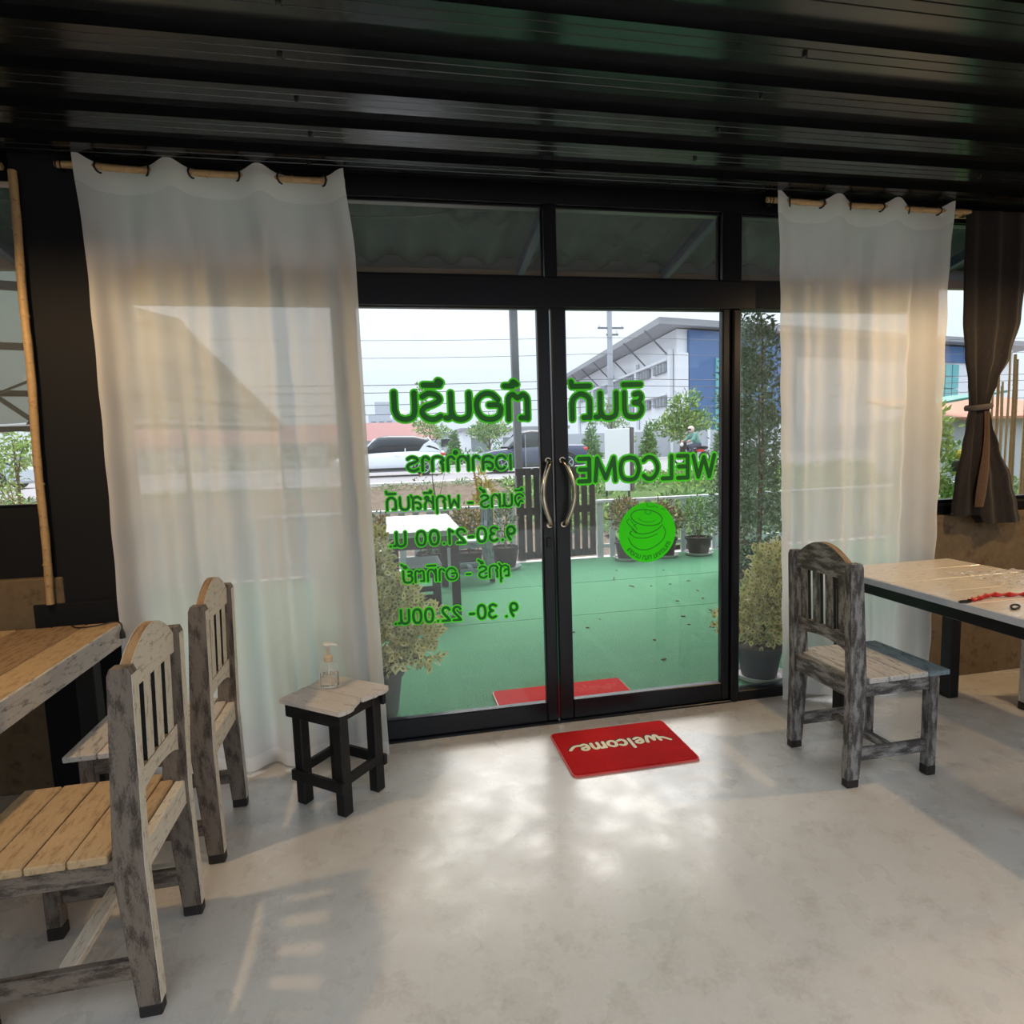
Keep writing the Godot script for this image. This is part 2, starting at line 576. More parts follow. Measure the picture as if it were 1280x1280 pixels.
# every glyph: [advance, stroke, stroke, ...] on a grid where a consonant is 0..1 high; a leading ~ keeps its corners sharp
func glyph(ch: String) -> Array:
	match ch:
		"to": return [0.80, "0.34,0.06 0.16,0.06", "~0.14,0.04 0.14,0.70", "0.14,0.66 0.16,0.86 0.27,0.97 0.42,0.84 0.56,0.97 0.68,0.86 0.70,0.66", "~0.70,0.70 0.70,0"]
		"do": return [0.80, "0.34,0.05 0.16,0.05", "~0.14,0.04 0.14,0.62", "0.14,0.58 0.18,0.84 0.42,1.0 0.64,0.84 0.70,0.58", "~0.70,0.62 0.70,0"]
		"so": return [0.80, "0.34,0.05 0.16,0.05", "~0.14,0.04 0.14,0.62", "0.14,0.58 0.18,0.84 0.42,0.98 0.64,0.84 0.70,0.58", "~0.70,0.62 0.70,0", "0.60,0.9 0.72,1.02 0.80,1.16", "0.14,0.55 0.34,0.62 0.44,0.45"]
		"o": return [0.90, "0.20,0.76 0.38,0.98 0.62,0.97 0.80,0.74 0.82,0.40 0.68,0.08 0.40,0.0 0.18,0.14 0.12,0.40", "0.12,0.44 0.20,0.56 0.46,0.56"]
		"no": return [0.86, "~0.14,1 0.14,0.34", "0.14,0.38 0.18,0.12 0.38,0.0 0.58,0.08 0.66,0.34", "~0.66,0.24 0.66,1", "0.64,0.24 0.72,0.06 0.82,0.06"]
		"ro": return [0.68, "0.60,0.86 0.42,0.99 0.20,0.92 0.12,0.74 0.30,0.58 0.54,0.46 0.62,0.26 0.50,0.05 0.28,0.0 0.10,0.12"]
		"bo": return [0.84, "~0.14,1 0.14,0.34", "0.14,0.38 0.20,0.10 0.42,0.0 0.62,0.10 0.70,0.38", "~0.70,0.34 0.70,1"]
		"yo": return [0.80, "0.34,0.92 0.18,0.94 0.12,0.78 0.22,0.62 0.36,0.60", "0.36,0.58 0.16,0.52 0.10,0.30 0.20,0.06 0.42,0.0 0.62,0.10 0.68,0.36", "~0.68,0.32 0.68,1"]
		"e": return [0.32, "~0.16,1 0.16,0.02"]
		"wo": return [0.66, "0.10,0.80 0.24,0.98 0.46,0.94 0.58,0.70 0.58,0.34 0.46,0.06 0.26,0.02 0.16,0.14"]
		"lo": return [0.74, "0.10,0.84 0.30,1.0 0.54,0.92 0.62,0.68", "~0.62,0.72 0.62,0", "0.62,0.50 0.40,0.56 0.18,0.46 0.12,0.22 0.24,0.03 0.36,0.12"]
		"sa": return [0.76, "0.10,0.84 0.30,1.0 0.54,0.92 0.62,0.68", "~0.62,0.72 0.62,0", "0.62,0.50 0.40,0.56 0.18,0.46 0.12,0.22 0.24,0.03 0.36,0.12", "0.56,0.86 0.68,0.98 0.74,1.12"]
		"aa": return [0.52, "0.06,0.82 0.18,0.98 0.34,0.94 0.40,0.72", "~0.40,0.76 0.40,0"]
		"am": return [0.52, "0.06,0.82 0.18,0.98 0.34,0.94 0.40,0.72", "~0.40,0.76 0.40,0", "-0.10,1.28 -0.02,1.38 0.06,1.28 -0.02,1.19 -0.10,1.28"]
		"tho": return [0.78, "~0.12,1 0.12,0", "0.12,0.56 0.28,0.92 0.50,0.98 0.64,0.80 0.66,0.60", "~0.66,0.64 0.66,0"]
		"ko": return [0.76, "~0.14,0 0.14,0.46", "0.14,0.42 0.22,0.60 0.10,0.74 0.20,0.94 0.42,1.0 0.60,0.90 0.66,0.66", "~0.66,0.70 0.66,0"]
		"ru": return [0.76, "~0.14,0 0.14,0.46", "0.14,0.42 0.22,0.60 0.10,0.74 0.20,0.94 0.42,1.0 0.60,0.90 0.66,0.66", "~0.66,0.70 0.66,-0.36"]
		"cho": return [0.74, "0.10,0.80 0.26,0.98 0.50,0.94 0.64,0.70 0.60,0.30 0.42,0.02", "0.42,0.04 0.36,0.30 0.24,0.46 0.14,0.34"]
		"pho": return [0.92, "~0.12,1 0.16,0.04", "~0.16,0.04 0.42,0.66", "~0.42,0.66 0.68,0.04", "~0.68,0.04 0.76,1"]
		"ho": return [0.84, "~0.14,1 0.14,0", "0.14,0.36 0.30,0.62 0.52,0.72 0.66,0.90 0.52,1.0 0.44,0.84 0.58,0.62 0.68,0.36", "~0.68,0.40 0.68,0"]
		"an": return [0.0, "-0.62,1.40 -0.54,1.46 -0.50,1.36", "~-0.58,1.30 -0.12,1.30"]
		"i": return [0.0, "~-0.66,1.32 -0.10,1.32"]
		"ii": return [0.0, "~-0.66,1.30 -0.10,1.30", "~-0.10,1.30 -0.08,1.48"]
		"mai": return [0.0, "0.00,1.30 -0.14,1.30 -0.24,1.30", "-0.36,1.36 -0.26,1.46 -0.20,1.32"]
		"kar": return [0.0, "-0.36,1.26 -0.22,1.24 -0.20,1.36 -0.30,1.38", "-0.22,1.36 -0.10,1.46 -0.02,1.56"]
		"u": return [0.0, "-0.18,-0.14 -0.10,-0.20 -0.10,-0.44"]
		"9": return [0.72, "0.58,0.66 0.44,0.46 0.20,0.50 0.12,0.74 0.24,0.96 0.46,0.98 0.58,0.76 0.56,0.40 0.40,0.04"]
		"3": return [0.72, "0.12,0.90 0.32,1.0 0.52,0.90 0.52,0.66 0.34,0.54", "0.34,0.54 0.56,0.44 0.58,0.18 0.38,0.0 0.14,0.10"]
		"0": return [0.78, "0.38,1.0 0.20,0.90 0.12,0.50 0.20,0.10 0.38,0.0 0.56,0.10 0.64,0.50 0.56,0.90 0.38,1.0"]
		"2": return [0.74, "0.12,0.82 0.24,0.98 0.46,0.98 0.58,0.80 0.50,0.56 0.26,0.26 0.12,0.02", "~0.12,0.02 0.60,0.02"]
		"1": return [0.50, "~0.10,0.84 0.32,1.0", "~0.32,1.0 0.32,0"]
		".": return [0.36, "~0.16,0.04 0.17,0.04"]
		"-": return [0.52, "~0.12,0.40 0.40,0.40"]
		" ": return [0.40]
		"W": return [1.10, "~0.08,1 0.30,0.02", "~0.30,0.02 0.54,0.92", "~0.54,0.92 0.78,0.02", "~0.78,0.02 1.0,1"]
		"E": return [0.70, "~0.14,1 0.14,0", "~0.14,1 0.56,1", "~0.14,0.52 0.52,0.52", "~0.14,0 0.56,0"]
		"L": return [0.62, "~0.14,1 0.14,0", "~0.14,0 0.52,0"]
		"C": return [0.80, "0.70,0.84 0.52,0.99 0.28,0.92 0.12,0.62 0.14,0.30 0.32,0.04 0.54,0.02 0.70,0.16"]
		"O": return [0.98, "0.48,1.0 0.22,0.90 0.10,0.50 0.22,0.10 0.48,0.0 0.76,0.10 0.86,0.50 0.76,0.90 0.48,1.0"]
		"M": return [1.02, "~0.10,0 0.16,1", "~0.16,1 0.50,0.10", "~0.50,0.10 0.84,1", "~0.84,1 0.92,0"]
		"w": return [1.06, "0.08,0.62 0.14,0.10 0.28,0.02 0.44,0.48", "0.46,0.52 0.56,0.08 0.72,0.02 0.88,0.40 0.92,0.66"]
		"el": return [0.70, "0.12,0.32 0.46,0.40 0.50,0.58 0.32,0.66 0.14,0.52 0.12,0.20 0.28,0.02 0.54,0.14"]
		"l": return [0.34, "~0.14,1.02 0.14,0.04"]
		"c": return [0.62, "0.52,0.56 0.34,0.66 0.14,0.50 0.12,0.20 0.28,0.02 0.52,0.10"]
		"oo": return [0.72, "0.34,0.66 0.14,0.54 0.12,0.18 0.32,0.02 0.54,0.14 0.58,0.46 0.34,0.66"]
		"m": return [1.02, "~0.12,0.64 0.12,0.02", "0.12,0.40 0.24,0.62 0.40,0.62 0.48,0.40", "~0.48,0.42 0.48,0.02", "0.48,0.40 0.60,0.62 0.78,0.62 0.86,0.40", "~0.86,0.42 0.86,0.02"]
	return [0.5]

# a row of glyphs as (x, y) polylines; it runs from a to b (their y may differ), h high
func row(names: String, a: Vector2, b: Vector2, h: float, space := 0.0) -> Array:
	var list = names.split(" ", false)
	var total = 0.0
	for g in list:
		total += 0.40 if g == "_" else float(glyph(g)[0])
	var out = []
	var x = 0.0
	var ux = (b - a) / total
	for g in list:
		var d = glyph(" " if g == "_" else g)
		for k in range(1, d.size()):
			var s = String(d[k])
			var sharp = s.begins_with("~")
			var p = path2(s.trim_prefix("~"))
			if not sharp:
				p = smooth(p, 4)
			var q = []
			for w in p:
				q.append(a + ux * (x + w.x) + Vector2(0, w.y * h))
			out.append(q)
		x += float(d[0])
	return out

# the outline of a set of strokes, as polygons without holes (worked out in millimetres)
func outlines(paths: Array, r: float) -> Array:
	var outer = []
	var holes = []
	for p in paths:
		var q = PackedVector2Array()
		for w in p:
			q.append(w * 1000.0)
		var fresh = Geometry2D.offset_polyline(q, r * 1000.0, Geometry2D.JOIN_ROUND, Geometry2D.END_ROUND)
		var body = []
		for f in fresh:
			if Geometry2D.is_polygon_clockwise(f):
				holes.append(f)
			else:
				body.append(f)
		for f in body:
			var cut = []
			for h in holes:
				var hh = h.duplicate()
				hh.reverse()
				if fresh.has(h):
					cut.append(h)
					continue
				for piece in Geometry2D.clip_polygons(hh, f):
					if not Geometry2D.is_polygon_clockwise(piece):
						piece.reverse()
						cut.append(piece)
			holes = cut
			var cur = f
			var rest = []
			for o in outer:
				var mg = Geometry2D.merge_polygons(o, cur)
				var solid = mg.filter(func(x): return not Geometry2D.is_polygon_clockwise(x))
				if solid.size() == 1:
					cur = solid[0]
					holes.append_array(mg.filter(func(x): return Geometry2D.is_polygon_clockwise(x)))
				else:
					rest.append(o)
			rest.append(cur)
			outer = rest
	# cut along a line through every hole, so that no piece has one
	for h in holes:
		var mid = 0.0
		for w in h:
			mid += w.x / h.size()
		var hh = h.duplicate()
		hh.reverse()
		var left = PackedVector2Array([Vector2(-9000, -9000), Vector2(mid, -9000), Vector2(mid, 9000), Vector2(-9000, 9000)])
		var right = PackedVector2Array([Vector2(mid, -9000), Vector2(9000, -9000), Vector2(9000, 9000), Vector2(mid, 9000)])
		var next = []
		for o in outer:
			for half in [left, right]:
				for piece in Geometry2D.intersect_polygons(o, half):
					next.append_array(Geometry2D.clip_polygons(piece, hh))
		outer = next
	return outer

func film(paths: Array, r: float, z: float, bs := Basis()) -> MB:
	var m = MB.new()
	for o in outlines(paths, r):
		var ix = Geometry2D.triangulate_polygon(o)
		for k in range(0, ix.size(), 3):
			var t = []
			for j in 3:
				var w = o[ix[k + j]] * 0.001
				t.append(bs * Vector3(w.x, w.y, z))
			m.tri(t[0], t[1], t[2], bs * Vector3(0, 0, 1))
	return m

func lettering(parent, label, names, a, b, h, r_in, r_out, z):
	var r = row(names, a, b, h)
	var o = put("lettering", film(r, r_out, z), M.green_lime, parent)
	o.set_meta("label", label)
	var i = put("letter_core", film(r, r_in, z + 0.0008), M.green_dark, o)
	i.set_meta("label", "darker green middle of the letters")

# ---------------------------------------------------------------- the scene
func _ready():
	rng.seed = 4
	var cam = Camera3D.new()
	cam.name = "camera"
	cam.position = Vector3(-0.81, 1.44, 2.97)
	cam.rotation_degrees = Vector3(-6.12, -11.21, -1.86)
	cam.fov = 79.32
	cam.near = 0.05
	cam.far = 600.0
	add_child(cam)
	cam.current = true
	var sky = ProceduralSkyMaterial.new()
	sky.sky_top_color = Color(1.54, 1.60, 1.65)
	sky.sky_horizon_color = Color(0.80, 0.855, 0.905)
	sky.sky_curve = 1.0
	sky.sky_energy_multiplier = 1.0
	sky.ground_bottom_color = Color(0.45, 0.46, 0.44)
	sky.ground_horizon_color = Color(0.62, 0.63, 0.62)
	sky.ground_curve = 0.1
	sky.use_debanding = false
	var env = Environment.new()
	env.background_mode = Environment.BG_SKY
	env.sky = Sky.new()
	env.sky.sky_material = sky
	env.tonemap_mode = Environment.TONE_MAPPER_LINEAR
	env.tonemap_exposure = 1.28
	env.sdfgi_enabled = true
	env.ssao_enabled = true
	env.ssil_enabled = true
	var we = WorldEnvironment.new()
	we.name = "world_environment"
	we.environment = env
	add_child(we)
	# the high, thin cloud that carries the evening sun
	var sun = DirectionalLight3D.new()
	sun.name = "veiled_sun"
	sun.rotation_degrees = Vector3(-54, 162, 0)
	sun.light_color = Color(1.0, 0.97, 0.93)
	sun.light_energy = 1.15
	sun.light_angular_distance = 50.0
	sun.shadow_enabled = true
	sun.sky_mode = DirectionalLight3D.SKY_MODE_LIGHT_ONLY
	add_child(sun)
	make_materials()
	build_room()
	build_front()
	build_curtains()
	build_furniture()
	build_small_things()
	build_terrace()
	build_street()
	build_far()


# ---------------------------------------------------------------- room shell
const X0 := -3.7
const X1 := 4.6
const Z1 := 7.0
const TOP := 2.65

func build_room():
	struct("floor", ab(X0 - 0.2, X1 + 0.2, -0.18, 0.0, -0.12, Z1 + 0.2, 0.0), M.floor)
	# ceiling: trapezoidal steel sheet, its ribs along the front wall
	var m = MB.new()
	var prof = []
	var z = -0.165
	while z < 2.7:
		# a pan with two fine grooves, then a raised rib
		for q in [[0.0, 0.0], [0.036, 0.0], [0.039, 0.006], [0.042, 0.0], [0.080, 0.0], [0.083, 0.006], [0.086, 0.0], [0.118, 0.0], [0.122, 0.036], [0.236, 0.036]]:
			prof.append(Vector2(z + q[0], TOP + q[1]))
		z += 0.24
	for i in prof.size() - 1:
		var a = prof[i]
		var b = prof[i + 1]
		m.quad(Vector3(X0, a.y, a.x), Vector3(X1, a.y, a.x), Vector3(X1, b.y, b.x), Vector3(X0, b.y, b.x), Vector3(0, -1, 0))
	var c = struct("ceiling", m, M.sheet)
	put("roof_deck", ab(X0 - 0.2, X1 + 0.2, TOP + 0.04, TOP + 0.16, -0.12, 2.95, 0.0), M.black_wall, c)
	# unseen glazed roof behind the camera, added to let daylight fill the room
	var sk = struct_base("added_skylight", Vector3.ZERO, "unseen glazed roof added over the back of the room to let daylight in")
	for k in 5:
		var x0 = lerpf(X0, X1, k / 5.0)
		var x1 = lerpf(X0, X1, (k + 1) / 5.0)
		put("pane", ab(x0 + 0.04, x1 - 0.04, TOP + 0.08, TOP + 0.088, 2.98, Z1, 0.0), M.glass, sk)
		put("glazing_bar", ab(x0 - 0.04, x0 + 0.04, TOP + 0.02, TOP + 0.14, 2.94, Z1), M.black_frame, sk)
	put("glazing_bar", ab(X1 - 0.04, X1 + 0.04, TOP + 0.02, TOP + 0.14, 2.94, Z1), M.black_frame, sk)
	put("glazing_bar", ab(X0, X1, TOP + 0.0, TOP + 0.16, 2.90, 2.98), M.black_frame, sk)
	for k in 5:
		for xs in [-1.05, 0.55, 2.05]:
			var s = MB.new()
			s.lathe([Vector2(0.0, -0.012), Vector2(0.008, -0.010), Vector2(0.009, 0.0)], Vector3(xs + 0.02 * sin(k * 2.1 + xs), TOP, 0.135 + 0.24 * k + 0.0), 8)
			put("screw", s, M.black_plastic, c)
	# side and back walls, the back one with an opening added for neutral daylight
	struct("wall_left", ab(X0 - 0.15, X0, 0, TOP + 0.03, -0.1, Z1, 0.0), M.black_wall)
	struct("wall_right", ab(X1, X1 + 0.15, 0, TOP + 0.03, -0.1, Z1, 0.0), M.cement)
	var w = struct_base("wall_back")
	put("panel", ab(X0, -2.6, 0, TOP + 0.03, Z1, Z1 + 0.15, 0.0), M.cement, w)
	put("panel", ab(3.4, X1, 0, TOP + 0.03, Z1, Z1 + 0.15, 0.0), M.cement, w)
	put("panel", ab(-2.6, 3.4, 2.4, TOP + 0.03, Z1, Z1 + 0.15, 0.0), M.black_wall, w)

func window(called, x0, x1, y0, y1, z, fr, label := ""):
	var w = struct_base(called, Vector3.ZERO, label)
	put("pane", ab(x0, x1, y0, y1, z - 0.003, z + 0.003, 0.0), M.glass, w)
	if fr > 0.0:
		put("frame_bar", ab(x0 - fr, x0, y0 - fr, y1 + fr, z - 0.025, z + 0.025), M.black_frame, w)
		put("frame_bar", ab(x1, x1 + fr, y0 - fr, y1 + fr, z - 0.025, z + 0.025), M.black_frame, w)
		put("frame_bar", ab(x0, x1, y0 - fr, y0, z - 0.025, z + 0.025), M.black_frame, w)
		put("frame_bar", ab(x0, x1, y1, y1 + fr, z - 0.025, z + 0.025), M.black_frame, w)
	return w

func build_front():
	var w = struct_base("wall_front")
	# black column left of the curtain, and the black panel under the left window
	put("column", ab(-2.235, -1.93, 0, TOP + 0.02, -0.1, 0.03), M.black_wall, w)
	put("panel", ab(X0, -2.235, 0.90, 1.245, -0.06, 0.0), M.black_wall, w)
	put("low_wall", ab(X0, -2.20, 0, 0.944, -0.06, 0.045, 0.006), M.cement, w)
	put("plinth", ab(-2.315, -1.96, 0, 0.832, 0.0, 0.055), M.black_wall, w)
	put("top_beam", ab(X0, X1, 2.575, TOP + 0.02, -0.09, -0.005), M.black_frame, w)
	put("header", ab(-1.93, 2.2, 2.10, 2.236, -0.075, 0.012), M.black_frame, w)
	# posts of the glazing
	put("post", ab(-1.025, -0.985, 0, 2.10, -0.07, 0.005), M.black_frame, w)
	put("post", ab(0.968, 1.016, 0, 2.10, -0.07, 0.008, 0.008), M.black_frame, w)
	put("post", ab(2.088, 2.186, 0, 2.58, -0.08, 0.03), M.black_frame, w)
	for q in [[-1.00, -0.945], [-0.026, 0.037], [0.907, 1.014]]:
		put("post", ab(q[0], q[1], 2.236, 2.575, -0.07, 0.008), M.black_frame, w)
	put("threshold", ab(-0.985, 0.968, 0.0, 0.013, -0.09, 0.004), M.black_frame, w)
	put("low_wall", ab(2.186, X1, 0, 0.966, -0.08, 0.02, 0.005), M.cement, w)
	# wall above the ceiling that carries the awning
	put("gable", ab(X0, X1, TOP + 0.02, 3.75, -0.12, -0.02, 0.0), M.black_wall, w)
	window("window_1", X0 + 0.05, -2.252, 1.258, 2.57, -0.03, 0.016)
	window("window_2", -1.90, -1.03, 0.115, 2.10, -0.04, 0.02)
	window("window_3", 1.022, 2.085, 0.06, 2.112, -0.04, 0.006)
	put("sill_rail", ab(1.016, 2.085, 0.0, 0.058, -0.07, 0.0), M.black_frame, w)
	put("sill_rail", ab(-1.93, -1.025, 0.0, 0.10, -0.07, 0.0), M.black_frame, w)
	window("window_4", 2.215, 3.6, 1.05, 2.57, -0.045, 0.018)
	var sl = MB.new()
	sl.box(Vector3(2.9, 1.0, -0.03), Vector3(1.41, 0.062, 0.07), 0.012)
	put("window_sill", sl, M.black_frame, w)
	put("panel", ab(3.62, X1, 0.96, 2.6, -0.08, 0.0), M.black_wall, w)
	for q in [[-1.91, -1.00, 5], [-0.945, -0.026, 6], [0.037, 0.907, 7], [1.014, 2.085, 8]]:
		window("window_%d" % q[2], q[0], q[1], 2.25, 2.562, -0.04, 0.012)
	build_doors()

func door_leaf(called, xa, xb, pa, pb, label):
	var d = struct_base(called, Vector3.ZERO, label)
	put("stile", ab(xa, pa, 0.012, 2.14, -0.055, -0.012, 0.006), M.black_frame, d)
	put("stile", ab(pb, xb, 0.012, 2.14, -0.055, -0.012, 0.006), M.black_frame, d)
	put("bottom_rail", ab(pa, pb, 0.012, 0.112, -0.055, -0.012, 0.004), M.black_frame, d)
	put("top_rail", ab(pa, pb, 2.094, 2.14, -0.055, -0.012, 0.004), M.black_frame, d)
	put("pane", ab(pa, pb, 0.112, 2.094, -0.036, -0.030, 0.0), M.glass, d)
	return d

func bow_handle(d, x, side):
	var p = []
	for k in 15:
		var t = k / 14.0
		var y = lerpf(1.045, 1.356, t)
		p.append(Vector3(x + side * 0.042 * sin(PI * t), y, 0.03 + 0.022 * sin(PI * t)))
	p.push_front(Vector3(x, 1.040, -0.012))
	p.append(Vector3(x, 1.361, -0.012))
	var m = MB.new()
	m.tube(p, 0.0115, 10)
	var h = put("handle", m, M.chrome, d)
	h.set_meta("label", "bowed chrome pull handle")
	for y in [1.040, 1.361]:
		var f = MB.new()
		f.lathe([Vector2(0.0, 0.006), Vector2(0.016, 0.006), Vector2(0.018, 0.0)], Vector3(x, y, -0.012), 12, Basis(Vector3.RIGHT, PI / 2))
		put("flange", f, M.chrome, h)

func build_doors():
	var l = door_leaf("door_1", -0.985, -0.004, -0.916, -0.065, "left glass door leaf with green opening hours lettering")
	var r = door_leaf("door_2", 0.004, 0.966, 0.080, 0.920, "right glass door leaf with green round pot sticker")
	bow_handle(l, -0.030, -1.0)
	bow_handle(r, 0.044, 1.0)
	var z = -0.0295
	lettering(l, "green Thai greeting, second half, seen from behind", "to mai o no ro an bo", Vector2(-0.098, 1.566), Vector2(-0.788, 1.582), 0.124, 0.0128, 0.0215, z)
	lettering(r, "green Thai greeting, first half, seen from behind", "yo i no do ii", Vector2(0.495, 1.566), Vector2(0.092, 1.562), 0.124, 0.0128, 0.0215, z)
	lettering(l, "green Thai words for opening times, seen from behind", "e wo lo aa tho am ko aa ro", Vector2(-0.200, 1.326), Vector2(-0.722, 1.336), 0.066, 0.0066, 0.0125, z)
	lettering(r, "green WELCOME seen from behind", "W E L C O M E", Vector2(0.893, 1.243), Vector2(0.118, 1.249), 0.114, 0.0108, 0.0205, z)
	lettering(l, "green Thai weekdays, Monday to Thursday, seen from behind", "cho an no tho ro kar _ - _ pho ru ho an sa bo do ii", Vector2(-0.150, 1.140), Vector2(-0.830, 1.152), 0.060, 0.0052, 0.0105, z)
	lettering(l, "green hours 9.30-21.00 seen from behind", "9 . 3 0 - 2 1 . 0 0 _ no .", Vector2(-0.196, 0.972), Vector2(-0.832, 0.974), 0.068, 0.0064, 0.0120, z)
	lettering(l, "green Thai weekdays, Friday to Sunday, seen from behind", "so u ko ro kar _ - _ o aa tho i to yo kar", Vector2(-0.232, 0.790), Vector2(-0.772, 0.794), 0.058, 0.0052, 0.0105, z)
	lettering(l, "green hours 9.30-22.00 seen from behind", "9 . _ 3 0 - _ 2 2 . 0 0 no .", Vector2(-0.196, 0.580), Vector2(-0.826, 0.592), 0.068, 0.0064, 0.0120, z)
	# round sticker: a lidded pot in line drawing with curved writing below
	var disc = MB.new()
	var cx = 0.502
	var cy = 0.967
	for k in 64:
		var a0 = TAU * k / 64.0
		var a1 = TAU * (k + 1) / 64.0
		disc.tri(Vector3(cx, cy, z), Vector3(cx + cos(a0) * 0.158, cy + sin(a0) * 0.158, z), Vector3(cx + cos(a1) * 0.158, cy + sin(a1) * 0.158, z), Vector3(0, 0, 1))
	var st = put("round_sticker", disc, M.green_logo, r)
	st.set_meta("label", "round bright green sticker with a lidded pot")
	var fine = {}
	var pp = func(s: String, rad: float, close := false):
		var p = path2(s)
		var q = []
		for w in p:
			q.append(Vector2(cx + (w.x - 625.0) / 470.0 * 0.158, cy - (w.y - 610.0) / 470.0 * 0.158))
		if close:
			q.append(q[0])
		if not fine.has(rad):
			fine[rad] = []
		fine[rad].append(smooth(q, 5))
	var lid = []
	var inner = []
	for k in 33:
		var a = TAU * k / 32.0
		for e in [[lid, 262.0, 122.0, 0.0], [inner, 150.0, 62.0, 6.0]]:
			var x = cos(a) * e[1]
			var y = sin(a) * e[2]
			var px = 615.0 + x * 0.98 - y * 0.19
			var py = 378.0 + e[3] + x * 0.19 + y * 0.98
			e[0].append(Vector2(cx + (px - 625.0) / 470.0 * 0.158, cy - (py - 610.0) / 470.0 * 0.158))
	fine[0.0022] = [lid]
	fine[0.0012] = [inner.slice(2, 15)]
	pp.call("590,300 590,270 630,258 680,275 680,310 640,330 590,300", 0.0014)
	pp.call("370,540 440,605 560,630 700,612 810,560 880,500", 0.0022)
	pp.call("345,620 420,675 540,695 660,685 790,640", 0.0018)
	pp.call("345,620 335,600 360,580", 0.003)
	pp.call("310,680 370,790 480,865 620,880 760,830 880,740 925,620 890,530", 0.0020)
	pp.call("330,385 290,410 310,460 390,540 450,600", 0.0018)
	pp.call("350,400 400,470 460,560", 0.0014)
	pp.call("400,495 450,465", 0.0018)
	pp.call("630,150 625,195 690,215 750,205 800,235", 0.0014)
	pp.call("860,260 900,250 915,280", 0.0014)
	# writing along the lower rim
	var words = row("lo aa no to aa ko no _ tho no aa _ no do o ko e", Vector2(0, 0), Vector2(1, 0), 0.020)
	fine[0.0019] = []
	for w in words:
		var q = []
		for p in w:
			var ang = lerpf(-0.42, -2.52, p.x)
			q.append(Vector2(cx + cos(ang) * (0.143 - p.y), cy + sin(ang) * (0.143 - p.y)))
		fine[0.0019].append(q)
	var ln = MB.new()
	var lift = 0.0008
	for k in fine:
		var fm = film(fine[k], k, z + lift)
		ln.v.append_array(fm.v)
		ln.n.append_array(fm.n)
		lift += 0.0001
	put("drawing", ln, M.logo_line, st)
	put("lock", bx(Vector3(-0.035, 0.95, -0.008), Vector3(0.022, 0.05, 0.012), 0.003), M.dark_metal, l)

# ---------------------------------------------------------------- curtains
func ring_mesh(m: MB, c: Vector3, r: float, t: float, bs := Basis(), segs := 16, sides := 6):
	var pts = []
	for i in segs:
		var a = TAU * i / segs
		var rowp = []
		for k in sides:
			var b = TAU * k / sides
			rowp.append(c + bs * Vector3(cos(a) * (r + t * cos(b)), sin(a) * (r + t * cos(b)), t * sin(b)))
		pts.append(rowp)
	m.grid(pts, true, true)

func sheer_curtain(label, xt: Array, xb: Array, yr: Array, y_bot: Array, z0: float, sd: float, lobes: float, fall: float):
	var t = thing("sheer_curtain", label, "curtain", Vector3.ZERO, 0.0, "white sheer curtains beside the glass doors")
	var nu = 150
	var at = func(u: float, v: float):
		# v: 0 at the top edge, 1 at the floor
		var yt = lerpf(yr[0], yr[1], u) + 0.012 + 0.030 * pow(maxf(0.0, cos(TAU * lobes * u)), 2.5)
		var y = lerpf(yt, lerpf(y_bot[0], y_bot[1], u), v)
		var pull = smoothstep(0.0, 0.14, v)
		var x = lerpf(lerpf(xt[0], xb[0], pull * 0.4 + v * 0.6), lerpf(xt[1], xb[1], pull * 0.4 + v * 0.6), u)
		var k = 1.0 - 0.45 * pull
		var z = z0 + 0.027 * cos(TAU * lobes * u + 0.5 * v * sin(sd)) * k
		z += pull * (0.012 + 0.016 * v) * sin(TAU * (lobes * 1.63 * u + 0.10 * v) + sd)
		z += pull * (0.008 + 0.006 * v) * sin(TAU * (lobes * 3.1 * u - 0.16 * v) + sd * 2.3)
		z += pull * 0.004 * sin(TAU * (9.0 * v + 1.7 * u) + sd)
		z += 0.05 * fall * v * v
		x += pull * 0.012 * sin(TAU * (lobes * 1.1 * u + 0.35 * v) + sd * 1.7)
		return Vector3(x, y, z)
	var span = func(v0: float, v1: float, rows: int, off: float):
		var pts = []
		for j in rows + 1:
			var rowp = []
			for i in nu + 1:
				rowp.append(at.call(float(i) / nu, lerpf(v0, v1, float(j) / rows)) + Vector3(0, 0, off))
			pts.append(rowp)
		var m = MB.new()
		m.grid(pts)
		return m
	put("heading", span.call(0.0, 0.042, 6, 0.0), M.sheer_hem, t)
	put("cloth", span.call(0.042, 0.975, 70, 0.0), M.sheer, t)
	put("hem", span.call(0.975, 1.0, 3, 0.0), M.sheer_hem, t)
	for k in int(lobes * 2.0):
		var u = (k + 0.5) / (lobes * 2.0)
		var c = at.call(u, 0.0)
		c.y = lerpf(yr[0], yr[1], u) - 0.004
		c.z = z0
		var m = MB.new()
		ring_mesh(m, c, 0.0215, 0.0042, Basis(Vector3.UP, (0.95 if k % 2 == 0 else -0.95)))
		put("eyelet", m, M.dark_metal, t)

